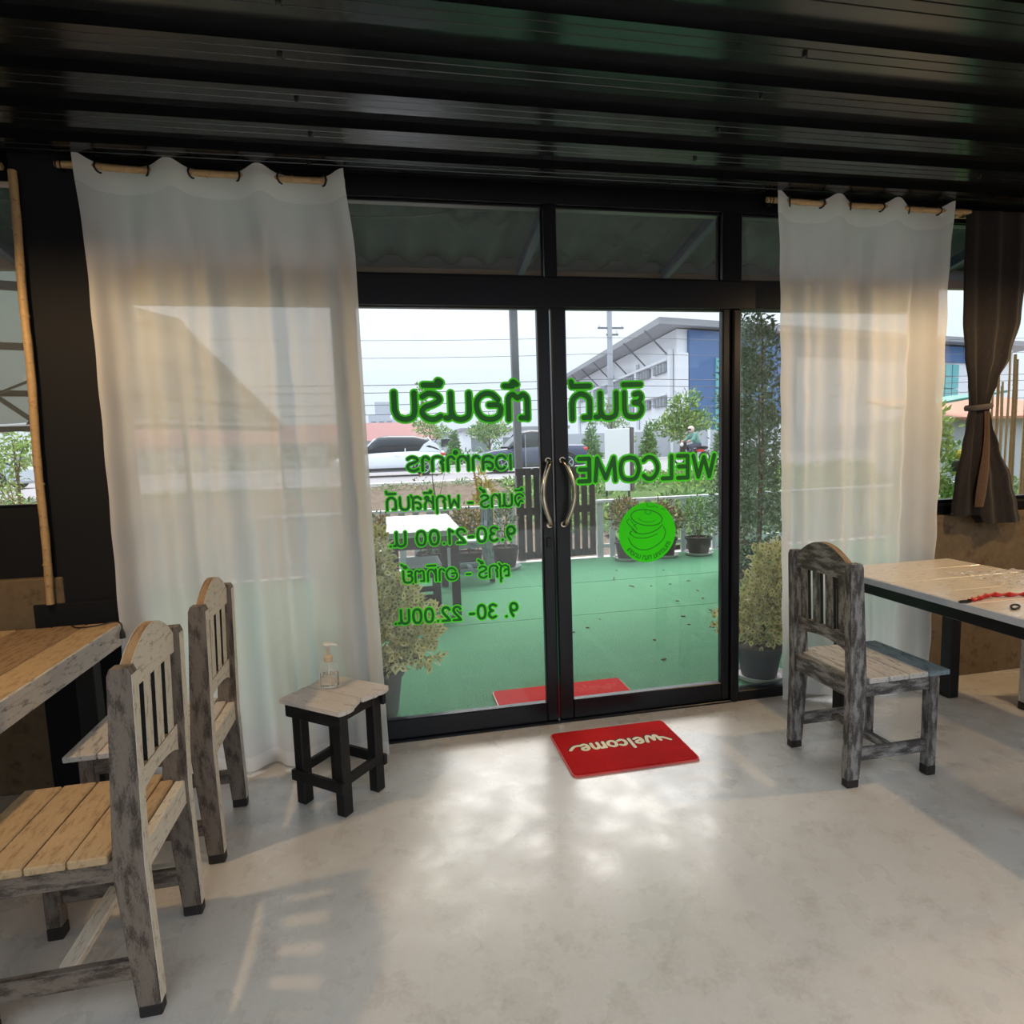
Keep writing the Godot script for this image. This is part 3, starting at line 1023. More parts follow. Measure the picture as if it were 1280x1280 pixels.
func stick(called, label, category, a: Vector3, b: Vector3, r: float, group := "", m = null):
	# a cane with nodes
	var t = thing(called, label, category, Vector3.ZERO, 0.0, group)
	var path = []
	var rad = []
	var n = maxi(2, int(a.distance_to(b) / 0.06))
	for i in n + 1:
		var w = float(i) / n
		path.append(a.lerp(b, w) + Vector3(0.002 * sin(w * 17.0), 0.002 * sin(w * 13.0 + 1.0), 0.002 * sin(w * 11.0)))
		rad.append(r * (1.0 + 0.05 * sin(i * 2.4)))
	var s = MB.new()
	s.tube(path, rad, 10)
	put("cane", s, m if m else M.bamboo, t)
	var k = 0.22
	while k < a.distance_to(b) - 0.05:
		var c = a.lerp(b, k / a.distance_to(b))
		var d = (b - a).normalized()
		var s2 = MB.new()
		s2.tube([c - d * 0.006, c, c + d * 0.006], [r * 1.0, r * 1.14, r * 1.0], 10)
		put("node_ring", s2, m if m else M.bamboo, t)
		k += 0.34
	return t

func build_curtains():
	stick("curtain_rod", "bamboo curtain rod carrying the left white sheer curtain", "curtain rod", Vector3(-2.045, 2.612, 0.075), Vector3(-0.925, 2.598, 0.075), 0.0135, "bamboo curtain rods")
	stick("curtain_rod", "bamboo curtain rod carrying the right white sheer curtain", "curtain rod", Vector3(1.105, 2.612, 0.075), Vector3(2.305, 2.596, 0.085), 0.0135, "bamboo curtain rods")
	stick("curtain_rod", "bare bamboo curtain rod ending above the black left window", "curtain rod", Vector3(-3.6, 2.615, 0.06), Vector3(-2.238, 2.600, 0.06), 0.0135, "bamboo curtain rods")
	stick("curtain_rod", "bamboo curtain rod carrying the dark knotted drape", "curtain rod", Vector3(2.24, 2.588, 0.05), Vector3(3.6, 2.60, 0.05), 0.0135, "bamboo curtain rods")
	stick("bamboo_pole", "upright bamboo pole against the black column beside the left window", "pole", Vector3(-2.205, 2.585, 0.062), Vector3(-2.240, 0.833, 0.068), 0.0155)
	for q in [[-2.03, 0], [-0.945, 0], [1.125, 1], [2.27, 1]]:
		var tie = MB.new()
		for w in [-0.006, 0.006]:
			ring_mesh(tie, Vector3(q[0] + w, 2.611 if q[0] < 0 or q[0] < 1.5 else 2.597, 0.07), 0.021, 0.0028, Basis(Vector3.UP, PI / 2 + w * 20), 12, 5)
		tie.tube([Vector3(q[0], 2.625, 0.06), Vector3(q[0], 2.648, 0.04)], 0.003, 6)
		solo("wire_tie", tie, M.dark_metal, ["twisted wire tie holding the left end of the left curtain rod", "twisted wire tie at the door end of the left curtain rod", "twisted wire tie at the door end of the right curtain rod", "twisted wire tie where the right curtain rod meets the drape rod"][[-2.03, -0.945, 1.125, 2.27].find(q[0])], "wire tie", "wire ties on the curtain rods")
	sheer_curtain("long white sheer curtain hanging left of the doors behind the stool", [-1.972, -0.930], [-1.958, -0.862], [2.614, 2.602], [0.012, 0.02], 0.078, 0.7, 3.0, 0.7)
	sheer_curtain("white sheer curtain hanging right of the doors behind the chair", [1.145, 2.188], [1.215, 2.108], [2.614, 2.602], [0.02, 0.03], 0.078, 2.9, 3.0, 0.3)
	# the dark drape, gathered by a tie
	var t = thing("dark_drape", "dark brown woven drape knotted at mid height in front of the right window", "curtain")
	var keys = [[2.603, 2.284, 2.700, 0.030], [2.35, 2.284, 2.700, 0.034], [2.05, 2.292, 2.678, 0.042], [1.85, 2.315, 2.620, 0.045], [1.70, 2.345, 2.535, 0.045], [1.60, 2.368, 2.484, 0.042], [1.56, 2.372, 2.476, 0.042], [1.48, 2.348, 2.505, 0.045], [1.35, 2.322, 2.572, 0.046], [1.15, 2.284, 2.672, 0.048], [1.00, 2.270, 2.722, 0.048], [0.915, 2.268, 2.748, 0.046]]
	var pts = []
	var rows = 64
	for j in rows + 1:
		var y = lerpf(2.603, 0.915, float(j) / rows)
		var a = 0
		while a < keys.size() - 2 and keys[a + 1][0] > y:
			a += 1
		var w = clampf((keys[a][0] - y) / (keys[a][0] - keys[a + 1][0]), 0, 1)
		w = w * w * (3 - 2 * w)
		var xl = lerpf(keys[a][1], keys[a + 1][1], w)
		var xr = lerpf(keys[a][2], keys[a + 1][2], w)
		var d = lerpf(keys[a][3], keys[a + 1][3], w)
		var ring = []
		for k in 72:
			var th = TAU * k / 72.0
			var c = cos(th)
			var s = sin(th)
			var u = c * 0.5 + 0.5
			var rip = 0.7 * sin(TAU * 2.6 * u + 0.4 + 0.3 * y) + 0.22 * sin(TAU * 6.0 * u + y * 1.5)
			var yy = y
			if j == rows:
				yy += 0.07 * smoothstep(0.42, 0.30, u)
			elif j == rows - 1:
				yy += 0.05 * smoothstep(0.42, 0.30, u)
			var soft = s / (absf(s) + 0.25)
			ring.append(Vector3(lerpf(xl, xr, u), yy, 0.080 + d * (0.62 * s + 0.40 * rip * absf(soft) + 0.1 * soft)))
		pts.append(ring)
	var m = MB.new()
	m.grid(pts, true)
	put("cloth", m, M.drape, t)
	# the reverse of the cloth turned out below the tie
	var fold = []
	for j in 25:
		var v = j / 24.0
		var rowp = []
		for i in 9:
			var u = i / 8.0
			var xa = lerpf(2.408, 2.372, v) + 0.012 * sin(v * 5.0)
			var xb = lerpf(2.440, 2.478 - 0.06 * v * v, v)
			rowp.append(Vector3(lerpf(xa, xb, u), lerpf(1.545, 1.02, v), 0.128 + 0.012 * sin(PI * u) + 0.012 * v))
		fold.append(rowp)
	var fo = MB.new()
	fo.grid(fold)
	put("lining_fold", fo, M.lining, t).set_meta("label", "lighter brown reverse of the cloth")
	var band = []
	for j in 5:
		var ring = []
		for k in 24:
			var th = TAU * k / 24.0
			var r = 1.0 + 0.1 * sin(PI * j / 4.0)
			ring.append(Vector3(2.424 + cos(th) * 0.060 * r, 1.555 + 0.03 * j / 4.0 + 0.006 * cos(th), 0.078 + sin(th) * 0.062 * r))
		band.append(ring)
	var bm = MB.new()
	bm.grid(band, true)
	put("tie_band", bm, mat(col(72, 64, 62), 0.7), t)

# ---------------------------------------------------------------- furniture
func make_chair(called, label, at: Vector3, turn: float, look: String, seat_look: String, group: String, front_plank := "", side_look := ""):
	var t = thing(called, label, "chair", at, turn, group)
	var L = func(ax): return M["%s%d" % [look, ax]]
	var sd = side_look if side_look != "" else look
	# rear posts, bent at the seat
	for s in [-1.0, 1.0]:
		var p = MB.new()
		var poly = [Vector2(-0.205, 0.035), Vector2(-0.198, 0.42), Vector2(-0.212, 0.915), Vector2(-0.205, 0.932), Vector2(-0.164, 0.932), Vector2(-0.157, 0.915), Vector2(-0.128, 0.46), Vector2(-0.126, 0.38), Vector2(-0.150, 0.035)]
		p.prism(poly, s * 0.160, s * 0.196)
		var leg = put("rear_leg", p, M["%s1" % sd], t)
		var fp = MB.new()
		fp.prism([Vector2(-0.2062, 0.037), Vector2(-0.1992, 0.42), Vector2(-0.2132, 0.914), Vector2(-0.2100, 0.914), Vector2(-0.196, 0.42), Vector2(-0.203, 0.037)], s * 0.1602, s * 0.1958)
		put("painted_face", fp, L.call(1), leg)
		put("leg_end", ab(-0.2052, -0.1498, 0.0, 0.036, s * 0.1598, s * 0.1962, 0.004), M.foot, leg)
		put("front_leg", ab(0.182, 0.226, 0.04, 0.438, s * 0.150, s * 0.192, 0.004), M["%s1" % sd], t)
		put("leg_end", ab(0.1816, 0.2264, 0.0, 0.041, s * 0.1496, s * 0.1924, 0.004), M.foot, t.get_child(t.get_child_count() - 1))
		put("apron", ab(-0.128, 0.182, 0.378, 0.438, s * 0.162, s * 0.187), M["%s0" % sd], t)
		put("stretcher", ab(-0.152, 0.182, 0.105, 0.158, s * 0.164, s * 0.187), M["%s0" % sd], t)
	put("apron", ab(-0.190, -0.162, 0.376, 0.452, -0.160, 0.160), L.call(2), t)
	put("apron", ab(0.190, 0.214, 0.378, 0.438, -0.150, 0.150), L.call(2), t)
	put("cross_stretcher", ab(0.005, 0.050, 0.118, 0.142, -0.165, 0.165), L.call(2), t)
	# seat boards run across, from side to side
	var xs = [-0.160, -0.120, -0.026, 0.068, 0.162, 0.268]
	for k in 5:
		var hw = 0.158 if k == 0 else 0.203
		var m = ab(xs[k] + 0.002, xs[k + 1] - 0.002, 0.438, 0.460 + 0.0008 * (k % 2), -hw, hw, 0.0035)
		put("seat_board", m, M["%s2" % (front_plank if front_plank != "" and k == 4 else seat_look)], t)
	# crest rail, arched above
	var tilt = Basis(Vector3(0, 0, 1), Vector3(-0.035, 1, 0), Vector3(-1, 0, 0))
	var at_back = Vector3(-0.150, 0, 0)
	var crest = []
	for k in 17:
		var z = lerpf(-0.160, 0.160, k / 16.0)
		crest.append(Vector2(z, 0.900 + 0.092 * pow(cos(PI * 0.5 * z / 0.172), 0.8)))
	crest.append(Vector2(0.160, 0.858))
	crest.append(Vector2(-0.160, 0.858))
	var low = []
	for k in 13:
		var z = lerpf(-0.160, 0.160, k / 12.0)
		low.append(Vector2(z, 0.545 + 0.038 * pow(maxf(0.0, cos(PI * 0.5 * z / 0.165)), 0.6)))
	low.append(Vector2(0.160, 0.632))
	low.append(Vector2(-0.160, 0.632))
	for q in [["crest_rail", crest, 0.012, "oak"], ["lower_back_rail", low, 0.010, "brown"]]:
		var m = MB.new()
		m.prism(q[1], -q[2], q[2], at_back, tilt)
		var rail = put(q[0], m, M["%s2" % q[3]], t)
		for f in [-1.0, 1.0]:
			var pm = MB.new()
			pm.prism(q[1], f * (q[2] - 0.0002), f * (q[2] + 0.0012), at_back, tilt)
			put("painted_face", pm, L.call(2), rail)
	for k in 4:
		var z = -0.1185 + 0.079 * k
		var hw = 0.0235
		var sm = MB.new()
		sm.prism([Vector2(z - hw, 0.615), Vector2(z + hw, 0.615), Vector2(z + hw, 0.872), Vector2(z - hw, 0.872)], -0.0070, 0.0070, at_back, tilt)
		var slat = put("back_slat", sm, M.soot1, t)
		for f in [[-0.0082, -0.0068], [0.0068, 0.0082]]:
			var pm = MB.new()
			pm.prism([Vector2(z - hw, 0.622), Vector2(z + hw, 0.622), Vector2(z + hw, 0.866), Vector2(z - hw, 0.866)], f[0], f[1], at_back, tilt)
			put("painted_face", pm, L.call(1), slat)
	return t

func pendant(label, at: Vector3):
	var t = thing("pendant_lamp", label, "lamp", at, 0.0, "warm pendant lamps")
	var s = MB.new()
	s.lathe([Vector2(0.020, 0.10), Vector2(0.045, 0.085), Vector2(0.11, 0.0), Vector2(0.14, -0.05), Vector2(0.136, -0.05), Vector2(0.106, -0.002), Vector2(0.042, 0.080), Vector2(0.018, 0.095)], Vector3.ZERO, 24)
	put("shade", s, M.black_paint, t)
	var b = MB.new()
	b.ball(Vector3(0, -0.035, 0), Vector3(0.032, 0.04, 0.032), 14, 10)
	put("bulb", b, M.bulb, t)
	var c = MB.new()
	c.tube([Vector3(0, 0.095, 0), Vector3(0, TOP - at.y, 0)], 0.004, 6)
	c.lathe([Vector2(0.014, 0.13), Vector2(0.02, 0.12), Vector2(0.02, 0.06)], Vector3.ZERO, 10)
	put("cord", c, M.black_plastic, t)
	var l = OmniLight3D.new()
	l.name = "bulb_light"
	l.position = Vector3(0, -0.035, 0)
	l.light_color = Color(1.0, 0.84, 0.62)
	l.light_energy = LAMP
	l.light_size = 0.03
	l.omni_range = 12.0
	l.omni_attenuation = 2.0
	l.shadow_enabled = true
	t.add_child(l)

const LAMP := 0.9

func build_furniture():
	var g = "distressed wooden chairs"
	make_chair("wooden_chair", "nearest distressed wooden chair with tan seat boards at the left table", Vector3(-1.662, 0, 1.160), PI, "pale", "tan", g, "", "brown")
	make_chair("wooden_chair", "farther distressed wooden chair at the left table beside the black stool", Vector3(-1.655, 0, 0.555), PI, "pale", "stooltop", g, "chalk", "brown")
	make_chair("wooden_chair", "grey worn wooden chair left of the right table before the white curtain", Vector3(1.166, 0, 0.694), 0.0, "dark", "chalk", g, "blueish")
	make_chair("wooden_chair", "wooden chair mostly out of frame on the far side of the right table", Vector3(2.555, 0, 0.65), PI, "chalk", "chalk", g)
	# left table: boards run from the front wall into the room
	var t = thing("plank_table", "plank table with tan boards and whitewashed edge under the left window", "table", Vector3(-2.345, 0, 0.972))
	for k in 6:
		put("table_board", ab(0.39 - 0.13 * (k + 1) + 0.002, 0.39 - 0.13 * k - 0.002, 0.722, 0.750 + 0.001 * (k % 2), -0.845, 0.845, 0.003), M["oak2" if k % 3 else "tan2"], t)
	put("edge_board", ab(0.391, 0.402, 0.722, 0.751, -0.845, 0.845, 0.002), M.chalk2, t)
	put("apron", ab(0.365, 0.393, 0.655, 0.721, -0.84, 0.84), M.chalk2, t)
	put("apron", ab(-0.393, -0.365, 0.655, 0.721, -0.84, 0.84), M.chalk2, t)
	for s in [-1.0, 1.0]:
		put("apron", ab(-0.365, 0.365, 0.655, 0.721, s * 0.80 - 0.013, s * 0.80 + 0.013), M.chalk0, t)
		for q in [-1.0, 1.0]:
			put("leg", ab(q * 0.30 - 0.035, q * 0.30 + 0.035, 0.0, 0.722, s * 0.72 - 0.035, s * 0.72 + 0.035, 0.004), M.soot1, t)
	# right table: whitewashed top on a black steel frame
	t = thing("steel_frame_table", "whitewashed plank table on black steel frame beside the right window", "table", Vector3(1.80, 0, 0.76))
	for k in 6:
		var a = -0.59 + 0.1967 * k
		put("table_board", ab(-0.365, 0.365, 0.724, 0.752 + 0.0006 * (k % 2), a + 0.0018, a + 0.1949, 0.003), M.white0, t)
	put("edge_board", ab(-0.376, -0.366, 0.722, 0.752, -0.59, 0.59, 0.002), M.snow2, t)
	for s in [-1.0, 1.0]:
		put("frame_rail", ab(s * 0.345 - 0.025, s * 0.345 + 0.025, 0.674, 0.723, -0.58, 0.58), M.black_frame, t)
		put("frame_rail", ab(-0.32, 0.32, 0.674, 0.723, s * 0.555 - 0.025, s * 0.555 + 0.025), M.black_frame, t)
		for q in [-1.0, 1.0]:
			put("leg", ab(q * 0.335 - 0.032, q * 0.335 + 0.032, 0.0, 0.674, s * 0.52 - 0.032, s * 0.52 + 0.032, 0.004), M.black_frame, t)
	# stool by the curtain
	t = thing("plank_stool", "small black stool with worn pale plank top by the curtain", "stool", Vector3(-1.070, 0, 0.4075), deg_to_rad(-39.0))
	for x in [-1.0, 1.0]:
		for z in [-1.0, 1.0]:
			put("leg", ab(x * 0.108 - 0.025, x * 0.108 + 0.025, 0.0, 0.432, z * 0.098 - 0.024, z * 0.098 + 0.024, 0.005), M.soot1, t)
	for s in [-1.0, 1.0]:
		put("apron", ab(-0.150, 0.150, 0.375, 0.432, s * 0.126 - 0.010, s * 0.126 + 0.010), M.soot0, t)
		put("apron", ab(s * 0.116 - 0.010, s * 0.116 + 0.010, 0.385, 0.432, -0.115, 0.115), M.soot2, t)
		put("stretcher", ab(-0.140, 0.140, 0.105, 0.150, s * 0.126 - 0.010, s * 0.126 + 0.010), M.soot0, t)
		put("stretcher", ab(s * 0.118 - 0.010, s * 0.118 + 0.010, 0.120, 0.160, -0.115, 0.115), M.soot2, t)
	var zs = [-0.150, -0.072, 0.004, 0.066, 0.150]
	for k in 4:
		var poly = []
		var z0 = zs[k] + 0.0018
		var z1 = zs[k + 1] - 0.0018
		for i in 7:
			var w = i / 6.0
			poly.append(Vector2(0.160 + 0.010 * sin(w * 2.6 + k * 2.3) - (0.010 if k == 2 else 0.0) - 0.005 * pow(absf(w - 0.5) * 2.0, 8.0), lerpf(z0, z1, w)))
		for i in 5:
			var w = i / 4.0
			poly.append(Vector2(-0.165 + 0.003 * sin(w * 4.0 + k), lerpf(z1, z0, w)))
		var m = MB.new()
		m.prism(poly, 0.0, 0.017 + 0.001 * (k % 2), Vector3(0, 0.4325, 0), Basis(Vector3(1, 0, 0), Vector3(0, 0, 1), Vector3(0, 1, 0)))
		put("top_board", m, M.stooltop0, t)
	pendant("black pendant lamp with warm bulb over the left table", Vector3(-2.20, 2.30, 1.05))
	pendant("black pendant lamp with warm bulb over the right table", Vector3(2.02, 2.24, 1.00))
	pendant("black pendant lamp with warm bulb near the right wall", Vector3(3.75, 2.22, 0.85))

func build_small_things():
	# red mats
	doormat("red doormat with cream welcome lettering on the indoor floor", Vector3(0.207, 0.0, 0.326), deg_to_rad(0.0), true)
	doormat("plain red doormat on the green turf outside the doors", Vector3(0.112, 0.0, -0.262), 0.0, false)
	# pump bottle
	var t = thing("pump_bottle", "clear hand sanitizer bottle with white pump on the black stool", "bottle", Vector3(-1.097, 0.4515, 0.345), deg_to_rad(-8.0))
	var b = MB.new()
	b.lathe([Vector2(0.0, 0.001), Vector2(0.034, 0.0), Vector2(0.040, 0.006), Vector2(0.040, 0.082), Vector2(0.037, 0.096), Vector2(0.026, 0.108), Vector2(0.0145, 0.114), Vector2(0.0135, 0.122)], Vector3.ZERO, 28, Basis(), 3.0, 0.72)
	put("bottle", b, M.clear, t)
	var li = MB.new()
	li.lathe([Vector2(0.0, 0.004), Vector2(0.034, 0.004), Vector2(0.0375, 0.009), Vector2(0.0375, 0.060), Vector2(0.0, 0.060)], Vector3.ZERO, 28, Basis(), 3.0, 0.70)
	put("gel", li, M.gel, t)
	var c = MB.new()
	c.lathe([Vector2(0.017, 0.112), Vector2(0.018, 0.115), Vector2(0.018, 0.134), Vector2(0.012, 0.140), Vector2(0.006, 0.141), Vector2(0.006, 0.176), Vector2(0.0, 0.176)], Vector3.ZERO, 18)
	put("collar", c, mat(col(208, 186, 156), 0.4), t)
	var h = MB.new()
	h.lathe([Vector2(0.006, 0.168), Vector2(0.012, 0.174), Vector2(0.020, 0.184), Vector2(0.018, 0.192), Vector2(0.0, 0.195)], Vector3.ZERO, 16)
	h.tube([Vector3(0.010, 0.186, 0.0), Vector3(0.030, 0.185, 0.004), Vector3(0.041, 0.181, 0.006)], [0.0075, 0.0065, 0.005], 10)
	put("pump_head", h, M.white_plastic, t)
	var dt = MB.new()
	dt.tube([Vector3(0, 0.008, 0), Vector3(0, 0.118, 0)], 0.0028, 8)
	put("dip_tube", dt, M.white_plastic, t)
	# cable with plug on the left table
	t = thing("power_cable", "thin black cable with a plug hanging over the left table's edge", "cable", Vector3(-1.95, 0.751, 0.19))
	var pc = MB.new()
	pc.tube(smooth3([Vector3(-0.19, 0.004, -0.05), Vector3(-0.14, 0.003, 0.0), Vector3(-0.075, 0.004, -0.012), Vector3(-0.03, 0.008, -0.03), Vector3(-0.002, 0.009, -0.026), Vector3(0.014, -0.002, -0.016), Vector3(0.016, -0.020, -0.012)], 5), 0.0028, 8)
	put("cord", pc, M.black_plastic, t)
	var pl = MB.new()
	pl.lathe([Vector2(0.0, 0.0), Vector2(0.004, 0.0), Vector2(0.007, -0.010), Vector2(0.010, -0.018), Vector2(0.012, -0.040), Vector2(0.0, -0.042)], Vector3(0.016, -0.018, -0.012), 12)
	pl.box(Vector3(0.016, -0.05, -0.017), Vector3(0.006, 0.018, 0.002), 0.0004)
	pl.box(Vector3(0.016, -0.05, -0.007), Vector3(0.006, 0.018, 0.002), 0.0004)
	put("plug", pl, M.black_plastic, t)
	# twisted red strap with dark end ring
	t = thing("red_strap", "twisted red strap with a dark end ring on the right table", "strap", Vector3(1.43, 0.753, 0.93))
	var rp = [Vector3(0.035, 0.008, 0.008), Vector3(0.09, 0.010, -0.002), Vector3(0.17, 0.012, -0.022), Vector3(0.26, 0.010, -0.006), Vector3(0.36, 0.010, 0.016)]
	rp = smooth3(rp, 8)
	var sm = MB.new()
	var pts = []
	for i in rp.size():
		var d = (rp[mini(i + 1, rp.size() - 1)] - rp[maxi(i - 1, 0)]).normalized()
		var sd = d.cross(Vector3.UP).normalized()
		var up = sd.cross(d)
		var a = i * 0.62
		var ring = []
		for k in 10:
			var th = TAU * k / 10.0
			var x = cos(th) * 0.011
			var y = sin(th) * 0.005
			ring.append(rp[i] + sd * (x * cos(a) - y * sin(a)) + up * (x * sin(a) + y * cos(a)))
		pts.append(ring)
	sm.grid(pts, true)
	put("strap", sm, M.red_strap, t)
	var rg = MB.new()
	for k in 1:
		var p = []
		for i in 25:
			var a = TAU * i / 24.0
			p.append(Vector3(0.012 + cos(a) * 0.026, 0.004, 0.008 + sin(a) * 0.011))
		rg.tube(p, 0.0035, 8, false)
	put("end_ring", rg, M.dark_metal, t)
	var clip = thing("metal_clip", "small dark and chrome clip lying below the red strap", "clip", Vector3(1.535, 0.753, 1.065), 0.5)
	var cp = MB.new()
	cp.tube(smooth3([Vector3(-0.035, 0.004, 0), Vector3(-0.01, 0.008, -0.012), Vector3(0.02, 0.010, -0.008), Vector3(0.035, 0.006, 0.004), Vector3(0.01, 0.005, 0.010), Vector3(-0.03, 0.004, 0.004)], 5), 0.004, 8)
	put("hook", cp, M.dark_metal, clip)
	var cb = MB.new()
	cb.lathe([Vector2(0.0, 0.014), Vector2(0.012, 0.013), Vector2(0.014, 0.008), Vector2(0.014, 0.0)], Vector3(-0.015, 0.0, 0.05), 16)
	put("swivel", cb, M.chrome, clip)
	# crumpled clear film
	var f = FastNoiseLite.new()
	f.seed = 9
	f.frequency = 6.0
	var fp = []
	for j in 34:
		var rowp = []
		for i in 40:
			var u = i / 39.0
			var v = j / 33.0
			var x = 1.79 + 0.36 * u + 0.03 * sin(v * 4.0)
			var z = 0.50 + 0.34 * v + 0.05 * u * (1.0 - v)
			rowp.append(Vector3(x, 0.757 + 0.028 * absf(f.get_noise_2d(x * 1.3, z * 2.2)) + 0.010 * absf(f.get_noise_2d(x * 5.0, z * 4.0)), z))
		fp.append(rowp)
	var fm = MB.new()
	fm.grid(fp)
	var film = mat(Color(0.95, 0.95, 0.95, 0.22), 0.08, 0.5)
	film.transparency = BaseMaterial3D.TRANSPARENCY_ALPHA
	solo("plastic_film", fm, film, "crumpled clear plastic film lying at the back of the right table", "plastic film")

func doormat(label, at: Vector3, turn: float, words: bool):
	var t = thing("doormat", label, "doormat", at, turn, "red doormats")
	var hw = 0.300 if words else 0.392
	var hd = 0.205 if words else 0.225
	var rr = func(w, d, r):
		var p = []
		for c in [[1, 1, 0.0], [-1, 1, 0.25], [-1, -1, 0.5], [1, -1, 0.75]]:
			for k in 5:
				var a = TAU * (c[2] + 0.25 * k / 4.0)
				p.append(Vector2(c[0] * (w - r) + cos(a) * r, c[1] * (d - r) + sin(a) * r))
		return p
	var flat = Basis(Vector3(1, 0, 0), Vector3(0, 0, -1), Vector3(0, 1, 0))
	var m = MB.new()
	m.prism(rr.call(hw, hd, 0.025), 0.001, 0.008, Vector3.ZERO, flat)
	put("border", m, M.red_edge if words else M.pink_edge, t)
	var m2 = MB.new()
	m2.prism(rr.call(hw - 0.007, hd - 0.007, 0.02), 0.004, 0.013, Vector3.ZERO, flat)
	put("pile", m2, M.red_mat, t)
	if words:
		# the word faces a visitor who stands at the door
		var bs = Basis(Vector3(-1, 0, 0), Vector3(0, 0, 1), Vector3(0, 1, 0))
		var r = row("w el l c oo m el", Vector2(-0.205, -0.052), Vector2(0.205, -0.052), 0.085)
		r.append(smooth([Vector2(-0.245, 0.008), Vector2(-0.222, -0.020), Vector2(-0.198, -0.028)], 4))
		r.append(smooth([Vector2(0.190, -0.044), Vector2(0.222, -0.040), Vector2(0.248, -0.010)], 4))
		var low = []
		for p in r:
			low.append(p.map(func(w): return w + Vector2(0.004, -0.006)))
		var sh = film(low, 0.0100, 0.0134, bs)
		var cr = film(r, 0.0085, 0.0140, bs)
		put("lettering", cr, M.cream, t).set_meta("label", "cream welcome lettering")
		put("lettering_edge", sh, M.maroon, t)

# ---------------------------------------------------------------- plants
func leaf_mesh(len: float, wid: float) -> ArrayMesh:
	var m = MB.new()
	var a = Vector3(0, 0, 0)
	var b = Vector3(wid * 0.5, len * 0.45, 0.12 * len)
	var c = Vector3(0, len, 0.0)
	var d = Vector3(-wid * 0.5, len * 0.45, 0.12 * len)
	var e = Vector3(0, len * 0.5, 0.04 * len)
	var o = Vector3(0, 0, 1)
	m.tri(a, b, e, o)
	m.tri(b, c, e, o)
	m.tri(c, d, e, o)
	m.tri(d, a, e, o)
	return m.mesh()

# a leaf with a pale margin and a green middle
func margined_leaf(len: float, wid: float) -> ArrayMesh:
	var e = Vector3(0, len * 0.48, 0.05 * len)
	var rim = [Vector3(0, 0, 0), Vector3(wid * 0.4, len * 0.28, 0.1 * len), Vector3(wid * 0.46, len * 0.6, 0.1 * len), Vector3(0, len, 0), Vector3(-wid * 0.46, len * 0.6, 0.1 * len), Vector3(-wid * 0.4, len * 0.28, 0.1 * len)]
	var m = MB.new()
	var cs = PackedColorArray()
	for k in 6:
		var a = rim[k]
		var b = rim[(k + 1) % 6]
		var a2 = e.lerp(a, 0.40)
		var b2 = e.lerp(b, 0.40)
		m.tri(a, b, b2, Vector3.BACK)
		m.tri(a, b2, a2, Vector3.BACK)
		m.tri(a2, b2, e, Vector3.BACK)
		for i in 6:
			cs.append(Color(1, 1, 1))
		for i in 3:
			cs.append(Color(0.24, 0.36, 0.14))
	var arr = []
	arr.resize(Mesh.ARRAY_MAX)
	arr[Mesh.ARRAY_VERTEX] = m.v
	arr[Mesh.ARRAY_NORMAL] = m.n
	arr[Mesh.ARRAY_COLOR] = cs
	var am = ArrayMesh.new()
	am.add_surface_from_arrays(Mesh.PRIMITIVE_TRIANGLES, arr)
	return am

# leaves over a set of blobs [centre, radii, count]; colours are picked from a list of linear values
func leaves(parent, blobs: Array, lm: Mesh, cols: Array, sd: int, s0 := 0.7, s1 := 1.3, called := "foliage", shell := 0.55):
	var r = RandomNumberGenerator.new()
	r.seed = sd
	var n = 0
	for b in blobs:
		n += int(b[2])
	var mm = MultiMesh.new()
	mm.transform_format = MultiMesh.TRANSFORM_3D
	mm.use_colors = true
	mm.mesh = lm
	mm.instance_count = n
	var i = 0
	for b in blobs:
		for k in int(b[2]):
			var d = Vector3(r.randfn(), r.randfn(), r.randfn()).normalized()
			var q = b[0] + d * b[1] * lerpf(shell, 1.0, pow(r.randf(), 0.6)) * (1.0 + 0.12 * r.randfn())
			var up = (d * 0.8 + Vector3(r.randfn(), r.randfn() + 0.5, r.randfn()) * 0.6).normalized()
			var side = up.cross(Vector3(r.randfn(), r.randfn(), r.randfn())).normalized()
			var bs = Basis(side, up, side.cross(up)).scaled(Vector3.ONE * r.randf_range(s0, s1))
			mm.set_instance_transform(i, Transform3D(bs, q))
			mm.set_instance_color(i, cols[r.randi() % cols.size()])
			i += 1
	var o = MultiMeshInstance3D.new()
	o.multimesh = mm
	o.material_override = M.leaf
	o.name = called
	o.set_meta("kind", "stuff")
	parent.add_child(o, true)
	return o

const GREEN := [Color(0.08, 0.19, 0.05), Color(0.12, 0.27, 0.07), Color(0.06, 0.14, 0.04), Color(0.18, 0.34, 0.10)]
const DEEP := [Color(0.06, 0.13, 0.06), Color(0.09, 0.18, 0.09), Color(0.12, 0.22, 0.12), Color(0.20, 0.32, 0.21)]
const LIME := [Color(0.22, 0.36, 0.07), Color(0.30, 0.44, 0.10), Color(0.14, 0.26, 0.06), Color(0.38, 0.50, 0.16)]
const VARI := [Color(0.88, 0.82, 0.38), Color(0.95, 0.90, 0.55), Color(0.80, 0.76, 0.36), Color(0.55, 0.58, 0.22), Color(0.90, 0.84, 0.46)]
const RUSTY := [Color(0.13, 0.14, 0.04), Color(0.30, 0.17, 0.07), Color(0.09, 0.12, 0.03), Color(0.36, 0.26, 0.08), Color(0.07, 0.10, 0.03)]
const FROST := [Color(0.30, 0.34, 0.26), Color(0.10, 0.16, 0.07), Color(0.42, 0.42, 0.34), Color(0.14, 0.20, 0.08)]
const GOLD := [Color(0.52, 0.42, 0.10), Color(0.42, 0.36, 0.08), Color(0.22, 0.24, 0.06), Color(0.60, 0.50, 0.18)]

